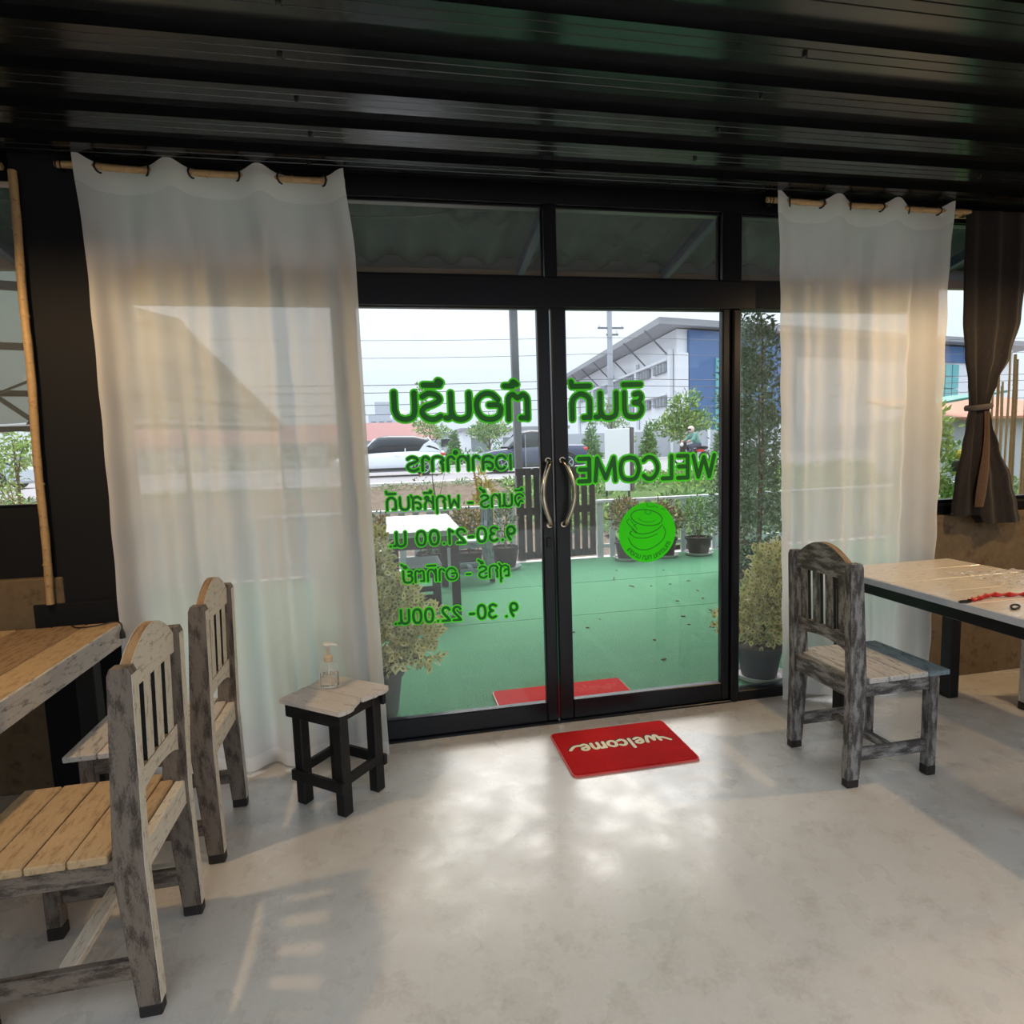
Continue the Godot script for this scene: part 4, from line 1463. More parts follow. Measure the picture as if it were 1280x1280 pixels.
func pot(t, r: float, h: float, m, dish := false):
	var p = MB.new()
	p.lathe([Vector2(0.0, 0.012), Vector2(r * 0.74, 0.01), Vector2(r * 0.76, 0.02), Vector2(r * 0.96, h * 0.88), Vector2(r * 1.06, h * 0.88), Vector2(r * 1.06, h), Vector2(r * 0.95, h), Vector2(r * 0.90, h * 0.86)], Vector3.ZERO, 24)
	put("pot", p, m, t)
	var s = MB.new()
	s.lathe([Vector2(r * 0.93, h * 0.88), Vector2(r * 0.5, h * 0.91), Vector2(0.0, h * 0.93)], Vector3.ZERO, 18)
	put("soil", s, M.earth, t)
	if dish:
		var d = MB.new()
		d.lathe([Vector2(0.0, 0.0), Vector2(r * 0.98, 0.0), Vector2(r * 1.12, 0.03), Vector2(r * 1.08, 0.03), Vector2(r * 0.95, 0.008), Vector2(0.0, 0.008)], Vector3.ZERO, 24)
		put("saucer", d, M.saucer, t)

func stems(t, base: Vector3, tips: Array, r: float, m = null):
	for q in tips:
		var s = MB.new()
		var mid = base.lerp(q, 0.5) + Vector3(0.02 * sin(q.x * 40.0), 0.03, 0.02 * cos(q.z * 30.0))
		s.tube(smooth3([base, mid, q], 4), [r, r * 0.95, r * 0.9, r * 0.85, r * 0.8, r * 0.7, r * 0.6, r * 0.5, r * 0.4], 6)
		put("stem", s, m if m else M.stem, t)

func potted(called, label, at: Vector3, pr: float, ph: float, pm, blobs: Array, cols: Array, ll: float, lw: float, sd: int, dish := true, group := "potted shrubs on the terrace"):
	var t = thing(called, label, "plant", at, 0.0, group)
	pot(t, pr, ph, pm, dish)
	var tips = []
	for b in blobs:
		tips.append(b[0])
	stems(t, Vector3(0, ph * 0.9, 0), tips, 0.012)
	leaves(t, blobs, margined_leaf(ll, lw) if cols == VARI else leaf_mesh(ll, lw), cols, sd)
	return t

# ---------------------------------------------------------------- terrace
func build_terrace():
	# artificial turf in strips with open seams
	var t = struct_base("terrace_floor", Vector3.ZERO, "green artificial turf laid in strips")
	for q in [[-0.12, -1.93], [-1.952, -3.12], [-3.132, -4.42]]:
		put("turf_strip", ab(-7.0, 7.5, -0.06, -0.004 if q[0] > -1 else -0.008, q[1], q[0], 0.002), M.turf, t)
	struct("terrace_edge", ab(-7.0, 7.5, -0.3, -0.012, -4.56, -4.42), M.kerb)
	# dry leaves and dirt specks on the turf
	var spots = MB.new()
	var r = RandomNumberGenerator.new()
	r.seed = 12
	for k in 46:
		var x = r.randf_range(1.4, 2.6) if k < 30 else r.randf_range(0.4, 2.2)
		var z = r.randf_range(-2.8, -1.2) if k < 30 else r.randf_range(-3.8, -0.7)
		spots.box(Vector3(x, 0.002, z), Vector3(r.randf_range(0.012, 0.04), 0.006, r.randf_range(0.008, 0.02)), 0.001, Basis(Vector3.UP, r.randf() * 6.0))
	solo("leaf_litter", spots, M.earth, "dark dry leaf bits scattered on the green turf", "litter").set_meta("kind", "stuff")
	# awning: sloping corrugated sheets on rafters, with a brown front beam
	var aw = struct_base("awning", Vector3.ZERO, "dark corrugated awning seen through the transom panes")
	var a0 = Vector2(-0.1, 3.62)
	var a1 = Vector2(-2.75, 3.045)
	for s in 15:
		var m = MB.new()
		var x0 = -7.0 + s * 1.02
		var pts = []
		for j in 2:
			var rowp = []
			for i in 41:
				var x = x0 + 1.05 * i / 40.0
				var zz = lerpf(a0.x, a1.x, j)
				rowp.append(Vector3(x, lerpf(a0.y, a1.y, j) + 0.042 * cos(TAU * x / 0.34) + 0.008 * (s % 2), zz))
			pts.append(rowp)
		m.grid(pts)
		put("roof_sheet", m, M.fibre, aw)
	for x in [-6.3, -4.9, -3.5, -2.1, 0.43, 1.80, 3.2, 4.6]:
		var m = MB.new()
		m.bar(Vector3(x, 3.50, -0.11), Vector3(x, 2.95, -2.66), 0.06, 0.09)
		put("rafter", m, M.beam_blue, aw)
	put("beam", ab(-7.0, 7.7, 2.905, 2.985, -2.64, -2.56), M.beam_brown, aw)
	put("beam", ab(-7.0, 7.7, 2.988, 3.10, -2.72, -2.62), M.steel_pole, aw)
	for q in [[3.30, 3.22, -1.4], [3.20, 3.25, -1.9]]:
		var m = MB.new()
		m.tube(smooth3([Vector3(-5, q[0], q[2]), Vector3(-1, q[0] - 0.05, q[2]), Vector3(0.5, q[1], q[2]), Vector3(6, q[1] + 0.04, q[2])], 8), 0.006, 5)
		put("wire", m, M.wire, aw)
	for x in [-6.6, 6.9]:
		put("column", ab(x - 0.05, x + 0.05, -0.05, 2.91, -2.65, -2.55), M.steel_pole, aw)
	# picket fence
	fence("white picket fence left of the dark gate", -3.4, 0.70, -4.47)
	fence("white picket fence right of the dark gate behind potted shrubs", 1.76, 7.4, -4.47)
	# gate of dark slats, in two leaves
	for q in [[0.725, 1.228, "left"], [1.235, 1.738, "right"]]:
		var g = thing("slatted_gate", "dark grey slatted garden gate leaf, the one to the %s of the two" % q[2], "gate", Vector3(0, 0, -4.45), 0.0, "dark gate leaves")
		var wd = q[1] - q[0]
		for y in [0.075, 0.63, 1.12]:
			put("gate_rail", ab(q[0], q[1], y - 0.05, y + 0.04, -0.03, 0.0), M.gate, g)
		for k in 5:
			var x = q[0] + 0.045 + (wd - 0.09) * k / 4.0
			put("gate_slat", ab(x - 0.036, x + 0.036, 0.035, 1.16, -0.002, 0.022), M.gate, g)
	# clear panel with white wire edge on the gate
	var sp = thing("clear_panel", "clear acrylic panel with thin white edges standing over the gate", "panel", Vector3(1.02, 1.15, -4.44))
	put("sheet", ab(-0.17, 0.15, 0.0, 0.42, -0.003, 0.003, 0.0), M.glass, sp)
	for q in [[-0.172, -0.166, 0.0, 0.42], [0.146, 0.152, 0.0, 0.42], [-0.17, 0.15, -0.003, 0.004]]:
		put("edge_strip", ab(q[0], q[1], q[2], q[3], -0.006, 0.006, 0.001), M.picket, sp)
	var pm = MB.new()
	pm.bar(Vector3(0.80, -0.05, -4.60), Vector3(0.775, 4.6, -4.60), 0.088, 0.088, 0.004, Vector3(0, 0, 1))
	solo("square_post", pm, M.steel_pole, "tall square grey post rising beside the dark gate", "post")
	# outdoor table and seats
	var t2 = thing("garden_table", "white topped outdoor table with black legs on the turf", "table", Vector3(-0.54, 0, -2.84))
	for k in 4:
		put("table_board", ab(-0.315 + 0.1575 * k + 0.001, -0.315 + 0.1575 * (k + 1) - 0.001, 0.705, 0.752, -0.665, 0.665), M.snow2, t2)
	for s in [-1.0, 1.0]:
		put("apron", ab(-0.29, 0.29, 0.60, 0.703, s * 0.62 - 0.015, s * 0.62 + 0.015), M.black_paint, t2)
		put("apron", ab(s * 0.27 - 0.015, s * 0.27 + 0.015, 0.60, 0.703, -0.62, 0.62), M.black_paint, t2)
		for q in [-1.0, 1.0]:
			put("leg", ab(q * 0.255 - 0.035, q * 0.255 + 0.035, 0.0, 0.703, s * 0.58 - 0.035, s * 0.58 + 0.035), M.black_paint, t2)
	garden_stool("low white topped black stool in front of the outdoor table", Vector3(-0.54, 0, -2.66))
	garden_stool("low white topped black stool left of the outdoor table near the curtain", Vector3(-1.02, 0, -3.20))
	make_chair("wooden_chair", "weathered blue grey chair with white seat at the outdoor table", Vector3(0.045, 0, -3.62), PI, "blueish", "snow", "chairs outside")
	# potted plants
	potted("variegated_shrub", "cream and green variegated shrub in a grey pot beside the left door", Vector3(-0.93, 0, -0.36), 0.145, 0.26, M.pot_grey, [[P(0.02, 0.42, 0), P(0.19, 0.16, 0.16), 1008], [P(0.10, 0.60, 0.02), P(0.17, 0.15, 0.14), 864], [P(-0.06, 0.75, 0), P(0.18, 0.15, 0.14), 720], [P(0.02, 0.90, 0), P(0.08, 0.12, 0.08), 216], [P(0.22, 0.45, 0.0), P(0.12, 0.10, 0.1), 384], [P(0.30, 0.55, 0.02), P(0.07, 0.04, 0.05), 26], [P(0.27, 0.31, 0.03), P(0.08, 0.05, 0.05), 60]], VARI, 0.052, 0.032, 21, false, "variegated shrubs by the doors")
	potted("variegated_shrub", "cream and green variegated shrub in a dark blue pot behind the right sidelight", Vector3(1.335, 0, -0.30), 0.135, 0.20, M.pot_blue, [[P(0.02, 0.36, 0), P(0.19, 0.15, 0.15), 1008], [P(0.06, 0.52, 0.02), P(0.17, 0.14, 0.14), 816], [P(0.10, 0.68, 0), P(0.11, 0.12, 0.12), 480], [P(-0.20, 0.36, 0.0), P(0.09, 0.06, 0.06), 96]], VARI, 0.050, 0.030, 22, true, "variegated shrubs by the doors")
	var col_blobs = []
	for k in 9:
		col_blobs.append([P(0.03 * sin(k * 2.0), 0.62 + k * 0.25, 0.03 * cos(k * 1.7)), P(0.42 - 0.032 * k, 0.22, 0.42 - 0.032 * k), 1300 - 70 * k])
	potted("columnar_tree", "tall dark columnar evergreen in a red and blue pot right of the doors", Vector3(2.86, 0, -2.90), 0.17, 0.34, M.pot_blue, col_blobs, DEEP, 0.045, 0.022, 23)
	potted("columnar_tree", "tall dark evergreen close to the right sidelight behind the variegated shrub", Vector3(2.26, 0, -1.75), 0.15, 0.25, M.pot_black, [[P(0, 0.60, 0), P(0.24, 0.3, 0.24), 700], [P(0, 1.0, 0), P(0.24, 0.3, 0.24), 700], [P(0.02, 1.4, 0), P(0.22, 0.3, 0.22), 640], [P(0, 1.8, 0), P(0.20, 0.28, 0.2), 560], [P(0.02, 2.15, 0), P(0.15, 0.25, 0.15), 340], [P(0.02, 2.42, 0), P(0.09, 0.2, 0.09), 140]], DEEP, 0.05, 0.022, 24)
	for q in [[2.04, -4.16, 0.15, 0.22, "rust tipped potted shrub left of the round sticker", RUSTY, 0.24, 0.52, 31], [2.55, -4.18, 0.15, 0.24, "rust tipped potted shrub right of the round sticker", RUSTY, 0.20, 0.46, 32], [3.00, -4.16, 0.16, 0.22, "round green potted shrub by the fence beside the tall columnar evergreen", GREEN, 0.24, 0.46, 33], [0.08, -4.18, 0.16, 0.22, "bushy rusty green potted shrub behind the weathered outdoor chair", RUSTY, 0.24, 0.48, 34], [-1.02, -4.16, 0.17, 0.22, "rusty green potted shrub at the far left by the fence", RUSTY, 0.26, 0.48, 35], [-0.38, -4.17, 0.16, 0.24, "dark leaved potted shrub behind the outdoor table", DEEP, 0.18, 0.40, 36]]:
		potted("potted_shrub", q[4], Vector3(q[0], 0, q[1]), q[2], q[3], M.pot_black, [[P(0.02, q[7], 0), P(q[6], q[6] * 0.85, q[6]), 700], [P(-0.05, q[7] + 0.10, 0.02), P(q[6] * 0.7, q[6] * 0.7, q[6] * 0.7), 300]], q[5], 0.05, 0.02, q[8], true)
	potted("frosted_shrub", "pale frosted leafy shrub in a black pot beside the gate", Vector3(0.50, 0, -4.14), 0.16, 0.26, M.pot_black, [[P(0, 0.52, 0), P(0.13, 0.22, 0.13), 340], [P(0.02, 0.76, 0), P(0.09, 0.14, 0.09), 120]], FROST, 0.06, 0.02, 37, true)

func garden_stool(label, at: Vector3):
	var t = thing("garden_stool", label, "stool", at, 0.0, "black stools at the outdoor table")
	for k in 2:
		put("top_board", ab(-0.155 + 0.155 * k + 0.001, -0.155 + 0.155 * (k + 1) - 0.001, 0.395, 0.422, -0.22, 0.22), M.snow2, t)
	for s in [-1.0, 1.0]:
		put("apron", ab(-0.14, 0.14, 0.30, 0.394, s * 0.195 - 0.012, s * 0.195 + 0.012), M.black_paint, t)
		put("stretcher", ab(-0.12, 0.12, 0.09, 0.14, s * 0.175 - 0.012, s * 0.175 + 0.012), M.black_paint, t)
		put("stretcher", ab(s * 0.12 - 0.012, s * 0.12 + 0.012, 0.12, 0.16, -0.17, 0.17), M.black_paint, t)
		for q in [-1.0, 1.0]:
			put("leg", ab(q * 0.115 - 0.025, q * 0.115 + 0.025, 0.0, 0.394, s * 0.175 - 0.025, s * 0.175 + 0.025), M.black_paint, t)

func fence(label, x0: float, x1: float, z: float):
	var t = thing("picket_fence", label, "fence", Vector3(0, 0, z), 0.0, "white picket fences")
	put("fence_rail", ab(x0, x1, 0.685, 0.722, -0.035, 0.035), M.picket, t)
	put("fence_rail", ab(x0, x1, 0.10, 0.15, -0.03, -0.005), M.picket, t)
	var n = int((x1 - x0) / 0.165)
	for k in n + 1:
		var x = lerpf(x0 + 0.04, x1 - 0.04, float(k) / n)
		put("picket", ab(x - 0.038, x + 0.038, -0.02, 0.69, -0.004, 0.016), M.picket, t)
	for k in int((x1 - x0) / 1.6) + 1:
		var x = minf(x0 + 0.05 + 1.6 * k, x1 - 0.05)
		put("fence_post", ab(x - 0.04, x + 0.04, -0.3, 0.70, -0.05, -0.006), M.picket, t)

# ---------------------------------------------------------------- street
const ROAD := 0.34

func ground_y(x: float, z: float) -> float:
	var w = smoothstep(-5.0, -16.5, z)
	return lerpf(-0.10, ROAD - 0.03, w)

func terrain(x0, x1, z0, z1, nx, nz, sd, bump):
	var f = FastNoiseLite.new()
	f.seed = sd
	f.frequency = 0.9
	var pts = []
	for j in nz + 1:
		var rowp = []
		for i in nx + 1:
			var x = lerpf(x0, x1, float(i) / nx)
			var z = lerpf(z0, z1, float(j) / nz)
			rowp.append(Vector3(x, ground_y(x, z) + bump * f.get_noise_2d(x, z), z))
		pts.append(rowp)
	var m = MB.new()
	m.grid(pts)
	return m

func tree(called, label, at: Vector3, h: float, trunk: float, blobs: Array, cols: Array, ll: float, sd: int, group := "", category := "tree"):
	var t = thing(called, label, category, at, 0.0, group)
	var s = MB.new()
	s.tube(smooth3([Vector3(0, -0.1, 0), Vector3(0.05, h * 0.4, 0.02), Vector3(0, h * 0.85, 0)], 4), [trunk, trunk * 0.95, trunk * 0.9, trunk * 0.8, trunk * 0.7, trunk * 0.6, trunk * 0.5, trunk * 0.4, trunk * 0.3], 8)
	put("trunk", s, M.stem, t)
	for b in blobs:
		var q = MB.new()
		q.tube([Vector3(0.02, h * 0.35, 0.01), b[0]], [trunk * 0.5, trunk * 0.15], 6)
		put("branch", q, M.stem, t)
	leaves(t, blobs, leaf_mesh(ll, ll * 0.42), cols, sd, 0.6, 1.4, "foliage", 0.25)
	return t

func conifer(label, at: Vector3, h: float, w: float, sd: int, cols = GREEN):
	var bl = []
	for k in 6:
		var v = k / 5.0
		bl.append([Vector3(0, h * (0.16 + 0.74 * v), 0), Vector3(w * (1.0 - 0.75 * v), h * 0.14, w * (1.0 - 0.75 * v)), int(260 * (1.05 - 0.8 * v))])
	return tree("small_conifer", label, at, h, 0.05, bl, cols, h * 0.10, sd, "small conifers along the road")

func car(called, label, at: Vector3, turn: float, paint, L: float, H: float, kind: String):
	# its nose points along +x of the car
	var t = thing(called, label, "car", at, turn, "")
	var ring = func(x, y0, y1, w, top_in):
		var p = []
		var prof = [[-0.80, 0.0], [-0.97, 0.10], [-1.0, 0.40], [-0.98, 0.72], [-0.93 + top_in * 0.5, 0.94], [-0.82 + top_in, 1.0], [0.82 - top_in, 1.0], [0.93 - top_in * 0.5, 0.94], [0.98, 0.72], [1.0, 0.40], [0.97, 0.10], [0.80, 0.0]]
		for q in prof:
			p.append(Vector3(x, lerpf(y0, y1, q[1]), q[0] * w))
		return p
	var hl = L * 0.5
	var belt = H * 0.60
	var b = MB.new()
	var rings = []
	for q in [[-1.0, 0.40, 0.82, 0.74], [-0.985, 0.30, 0.98, 0.84], [-0.92, 0.26, 1.03, 0.89], [-0.6, 0.24, 1.05, 0.91], [0.0, 0.24, 1.02, 0.91], [0.42, 0.24, 0.99, 0.91], [0.78, 0.26, 0.90, 0.88], [0.95, 0.30, 0.78, 0.78], [1.0, 0.38, 0.62, 0.66]]:
		rings.append(ring.call(q[0] * hl, q[1] * 0.82, belt * q[2], q[3], 0.04))
	b.grid(rings, true)
	for e in [0, rings.size() - 1]:
		for k in range(1, rings[e].size() - 1):
			b.tri(rings[e][0], rings[e][k], rings[e][k + 1], Vector3(-1 if e == 0 else 1, 0, 0))
	put("body", b, paint, t)
	# glass house
	var g = MB.new()
	var gr = []
	var st = [[-0.93, 0.02, 0.74], [-0.72, 0.30, 0.74], [-0.45, 0.385, 0.72], [0.0, 0.40, 0.71], [0.18, 0.375, 0.71], [0.52, 0.02, 0.74]] if kind != "pickup" else [[-0.34, 0.02, 0.74], [-0.28, 0.30, 0.74], [-0.15, 0.385, 0.72], [0.05, 0.40, 0.71], [0.22, 0.36, 0.71], [0.50, 0.02, 0.74]]
	for q in st:
		gr.append(ring.call(q[0] * hl, belt * 0.96, belt + H * q[1], q[2] * 1.15, 0.20 * q[1] / 0.4))
	g.grid(gr, true)
	put("glass_house", g, M.car_glass, t)
	var rf = MB.new()
	var rr = []
	for q in st:
		if q[1] > 0.2:
			var w = q[2] * 0.72
			rr.append([Vector3(q[0] * hl, belt + H * q[1] - 0.03, -w - 0.05), Vector3(q[0] * hl, belt + H * q[1] + 0.012, -w * 0.85), Vector3(q[0] * hl, belt + H * q[1] + 0.02, 0), Vector3(q[0] * hl, belt + H * q[1] + 0.012, w * 0.85), Vector3(q[0] * hl, belt + H * q[1] - 0.03, w + 0.05)])
	rf.grid(rr)
	put("roof_panel", rf, paint if kind == "pickup" else M.car_trim, t)
	for s in [-1.0, 1.0]:
		# pillars
		for q in ([[-0.90, -0.70, 0.07], [0.24, 0.50, 0.05], [-0.28, -0.30, 0.04]] if kind != "pickup" else [[-0.33, -0.26, 0.07], [0.24, 0.48, 0.05]]):
			var m = MB.new()
			m.bar(Vector3(q[0] * hl if q[0] < 0 else q[1] * hl, belt * 0.97, s * 0.84), Vector3(q[1] * hl if q[0] < 0 else q[0] * hl, belt + H * 0.34, s * 0.66), q[2], 0.05, 0.01, Vector3(0, 0, 1))
			put("pillar", m, paint, t)
		if kind == "suv":
			var qp = MB.new()
			qp.prism([Vector2(-0.95 * hl, belt * 0.95), Vector2(-0.52 * hl, belt * 0.99), Vector2(-0.62 * hl, belt + H * 0.17), Vector2(-0.74 * hl, belt + H * 0.27), Vector2(-0.86 * hl, belt + H * 0.16)], s * 0.70, s * 0.845)
			put("quarter_panel", qp, paint, t)
		var mi = MB.new()
		mi.ball(Vector3(0.40 * hl, belt + 0.06, s * 0.98), Vector3(0.06, 0.075, 0.11))
		put("mirror", mi, M.car_trim, t)
		put("sill_trim", ab(-0.45 * hl, 0.45 * hl, 0.25, 0.36, s * 0.87, s * 0.925, 0.02), M.car_trim, t)
		put("door_handle", ab(-0.18 * hl, -0.09 * hl, belt * 0.86, belt * 0.86 + 0.03, s * 0.90, s * 0.925, 0.008), paint, t)
		var tl = ab(-1.0 * hl, -0.90 * hl, belt * 0.80, belt * 0.92, s * 0.66, s * 0.85, 0.03)
		put("tail_lamp", tl, M.lamp_red, t)
		put("head_lamp", ab(0.88 * hl, 0.97 * hl, belt * 0.62, belt * 0.72, s * 0.56, s * 0.80, 0.03), M.white_plastic, t)
		for x in [-0.60 * hl, 0.62 * hl]:
			var ax = Basis(Vector3.RIGHT, PI / 2)
			var w = MB.new()
			w.lathe([Vector2(0.0, -0.11), Vector2(0.28, -0.11), Vector2(0.34, -0.08), Vector2(0.345, 0.08), Vector2(0.28, 0.11), Vector2(0.0, 0.11)], Vector3(x, 0.345, s * 0.82), 24, ax)
			var o = put("wheel", w, M.tyre, t)
			var rm = MB.new()
			for k in 5:
				var a = TAU * k / 5.0
				rm.bar(Vector3(x, 0.345, s * 0.935), Vector3(x + cos(a) * 0.22, 0.345 + sin(a) * 0.22, s * 0.935), 0.02, 0.055, 0.005, Vector3(0, 0, 1))
			ring_mesh(rm, Vector3(x, 0.345, s * 0.93), 0.225, 0.02, Basis(), 24, 6)
			put("rim", rm, M.car_silver, o)
			var arch = MB.new()
			var ap = []
			for k in 15:
				var a = PI * k / 14.0
				ap.append(Vector3(x + cos(a) * 0.41, 0.345 + sin(a) * 0.41, s * 0.905))
			arch.tube(ap, 0.045, 6)
			put("wheel_arch", arch, M.car_trim, t)
	return t

# ---------------------------------------------------------------- bodies: a smooth field round bones, meshed by surface nets
func field_mesh(bones: Array, cell: float, k: float) -> MB:
	var vals = {}
	var lo = Vector3.ONE * 1e9
	var dist = func(p: Vector3) -> float:
		var acc = 0.0
		for b in bones:
			var ab_ = b[2] - b[0]
			var t = clampf((p - b[0]).dot(ab_) / maxf(ab_.length_squared(), 1e-9), 0.0, 1.0)
			var d = p.distance_to(b[0] + ab_ * t) - lerpf(b[1], b[3], t)
			acc += exp(-d / k)
		return -k * log(maxf(acc, 1e-30))
	var cells = {}
	for b in bones:
		var r = maxf(b[1], b[3]) + cell * 2.5
		var n = int(ceil(b[0].distance_to(b[2]) / cell)) + 1
		for i in n + 1:
			var c = b[0].lerp(b[2], float(i) / n)
			var e = int(ceil(r / cell))
			var g = Vector3i((c / cell).floor())
			for x in range(-e, e + 1):
				for y in range(-e, e + 1):
					for z in range(-e, e + 1):
						cells[g + Vector3i(x, y, z)] = true
	var corner = [Vector3i(0, 0, 0), Vector3i(1, 0, 0), Vector3i(0, 1, 0), Vector3i(1, 1, 0), Vector3i(0, 0, 1), Vector3i(1, 0, 1), Vector3i(0, 1, 1), Vector3i(1, 1, 1)]
	var edges = [[0, 1], [2, 3], [4, 5], [6, 7], [0, 2], [1, 3], [4, 6], [5, 7], [0, 4], [1, 5], [2, 6], [3, 7]]
	var verts = {}
	for c in cells:
		var d = []
		var inside = 0
		for o in corner:
			var q = c + o
			if not vals.has(q):
				vals[q] = dist.call(Vector3(q) * cell)
			d.append(vals[q])
			if vals[q] < 0.0:
				inside += 1
		if inside == 0 or inside == 8:
			continue
		var s = Vector3()
		var n = 0
		for e in edges:
			var a = d[e[0]]
			var b = d[e[1]]
			if (a < 0.0) != (b < 0.0):
				s += Vector3(corner[e[0]]).lerp(Vector3(corner[e[1]]), a / (a - b))
				n += 1
		verts[c] = (Vector3(c) + s / n) * cell
	var m = MB.new()
	var grad = func(p: Vector3) -> Vector3:
		var h = cell * 0.5
		return Vector3(dist.call(p + Vector3(h, 0, 0)) - dist.call(p - Vector3(h, 0, 0)), dist.call(p + Vector3(0, h, 0)) - dist.call(p - Vector3(0, h, 0)), dist.call(p + Vector3(0, 0, h)) - dist.call(p - Vector3(0, 0, h))).normalized()
	var norms = {}
	for c in verts:
		norms[c] = grad.call(verts[c])
	for c in verts:
		for ax in 3:
			var u = Vector3i()
			u[(ax + 1) % 3] = 1
			var w = Vector3i()
			w[(ax + 2) % 3] = 1
			var a = Vector3i()
			a[ax] = 1
			if not (vals.has(c) and vals.has(c + a)):
				continue
			if (vals[c] < 0.0) == (vals[c + a] < 0.0):
				continue
			var q = [c, c - u, c - u - w, c - w]
			if not (verts.has(q[1]) and verts.has(q[2]) and verts.has(q[3])):
				continue
			m.stri(verts[q[0]], verts[q[1]], verts[q[2]], norms[q[0]], norms[q[1]], norms[q[2]])
			m.stri(verts[q[0]], verts[q[2]], verts[q[3]], norms[q[0]], norms[q[2]], norms[q[3]])
	return m

func motorcycle_and_rider(at: Vector3, turn: float):
	var t = thing("motorcycle", "dark motorcycle with red side panel riding along the road", "motorcycle", at, turn)
	var ax = Basis(Vector3.RIGHT, PI / 2)
	for x in [-0.62, 0.62]:
		var w = MB.new()
		ring_mesh(w, Vector3(x, 0.29, 0), 0.245, 0.045, Basis(), 28, 8)
		var o = put("wheel", w, M.tyre, t)
		var s = MB.new()
		for k in 6:
			var a = TAU * k / 6.0
			s.bar(Vector3(x, 0.29, 0), Vector3(x + cos(a) * 0.22, 0.29 + sin(a) * 0.22, 0), 0.02, 0.02, 0.003, Vector3(0, 0, 1))
		put("spokes", s, M.car_silver, o)
	var b = field_mesh([[Vector3(0.10, 0.55, 0), 0.10, Vector3(-0.10, 0.42, 0), 0.13], [Vector3(-0.10, 0.60, 0), 0.10, Vector3(-0.72, 0.74, 0), 0.07], [Vector3(0.42, 0.55, 0), 0.07, Vector3(0.36, 0.95, 0), 0.09], [Vector3(0.10, 0.45, 0), 0.08, Vector3(0.40, 0.50, 0), 0.07]], 0.035, 0.03)
	put("body", b, M.car_trim, t)
	var seat = MB.new()
	seat.box(Vector3(-0.33, 0.775, 0), Vector3(0.62, 0.07, 0.24), 0.03)
	put("seat", seat, M.tyre, t)
	put("side_panel", ab(-0.55, -0.15, 0.55, 0.66, -0.135, 0.135, 0.03), M.lamp_red, t)
	var fk = MB.new()
	fk.tube([Vector3(0.62, 0.29, 0.07), Vector3(0.40, 0.98, 0.06)], 0.022, 8)
	fk.tube([Vector3(0.62, 0.29, -0.07), Vector3(0.40, 0.98, -0.06)], 0.022, 8)
	put("fork", fk, M.dark_metal, t)
	var hb = MB.new()
	hb.tube(smooth3([Vector3(0.26, 1.02, -0.34), Vector3(0.38, 1.02, -0.12), Vector3(0.38, 1.02, 0.12), Vector3(0.26, 1.02, 0.34)], 4), 0.016, 8)
	put("handlebar", hb, M.dark_metal, t)
	var hd = MB.new()
	hd.ball(Vector3(0.50, 0.90, 0), Vector3(0.07, 0.09, 0.10))
	put("head_lamp", hd, M.white_plastic, t)
	var ex = MB.new()
	ex.tube([Vector3(0.0, 0.28, 0.16), Vector3(-0.7, 0.40, 0.18)], [0.03, 0.05], 10)
	put("exhaust", ex, M.car_silver, t)
	# rider: one body, then clothes and helmet over it
	var r = thing("person", "motorcycle rider in green jacket and pale helmet leaning forward", "person", at, turn)
	var J = {"hip": Vector3(-0.28, 0.90, 0), "chest": Vector3(-0.08, 1.28, 0), "neck": Vector3(0.0, 1.42, 0), "head": Vector3(0.06, 1.56, 0)}
	var bones = [[J.hip, 0.15, J.chest, 0.165], [J.chest, 0.15, J.neck, 0.065], [J.neck, 0.06, J.head, 0.095]]
	var legs = []
	var arms = []
	for s in [-1.0, 1.0]:
		var sh = Vector3(-0.05, 1.34, s * 0.19)
		var el = Vector3(0.10, 1.12, s * 0.30)
		var wr = Vector3(0.27, 1.06, s * 0.30)
		arms += [[sh, 0.062, el, 0.048], [el, 0.046, wr, 0.034]]
		bones += [[wr, 0.032, wr + Vector3(0.05, -0.01, 0), 0.036]]
		for f in 4:
			var p0 = wr + Vector3(0.06, 0.0, s * (-0.03 + 0.022 * f))
			bones += [[p0, 0.012, p0 + Vector3(0.035, -0.035, 0), 0.011], [p0 + Vector3(0.035, -0.035, 0), 0.011, p0 + Vector3(0.005, -0.055, 0), 0.010]]
		bones += [[wr + Vector3(0.03, -0.01, -s * 0.03), 0.013, wr + Vector3(0.06, -0.035, -s * 0.04), 0.011]]
		var hp = Vector3(-0.26, 0.87, s * 0.11)
		var kn = Vector3(0.16, 0.80, s * 0.20)
		var an = Vector3(-0.02, 0.40, s * 0.19)
		legs += [[hp, 0.095, kn, 0.066], [kn, 0.064, an, 0.042]]
		bones += [[an, 0.042, an + Vector3(0.16, -0.06, 0), 0.036]]
	put("body", field_mesh(bones + arms + legs, 0.022, 0.016), M.skin, r)
	var grow = func(list, by):
		var o = []
		for b2 in list:
			o.append([b2[0], b2[1] + by, b2[2], b2[3] + by])
		return o
	put("jacket", field_mesh(grow.call([[J.hip, 0.15, J.chest, 0.165], [J.chest, 0.15, J.neck + Vector3(0, -0.05, 0), 0.075]] + arms, 0.014), 0.024, 0.018), M.jacket, r)
	put("trousers", field_mesh(grow.call(legs + [[J.hip + Vector3(0, -0.03, -0.05), 0.13, J.hip + Vector3(0, -0.03, 0.05), 0.13]], 0.013), 0.024, 0.018), M.trousers, r)
	var he = MB.new()
	he.ball(Vector3(0.05, 1.585, 0), Vector3(0.150, 0.145, 0.130), 20, 14)
	put("helmet", he, M.helmet, r)
	var vz = MB.new()
	var vp = []
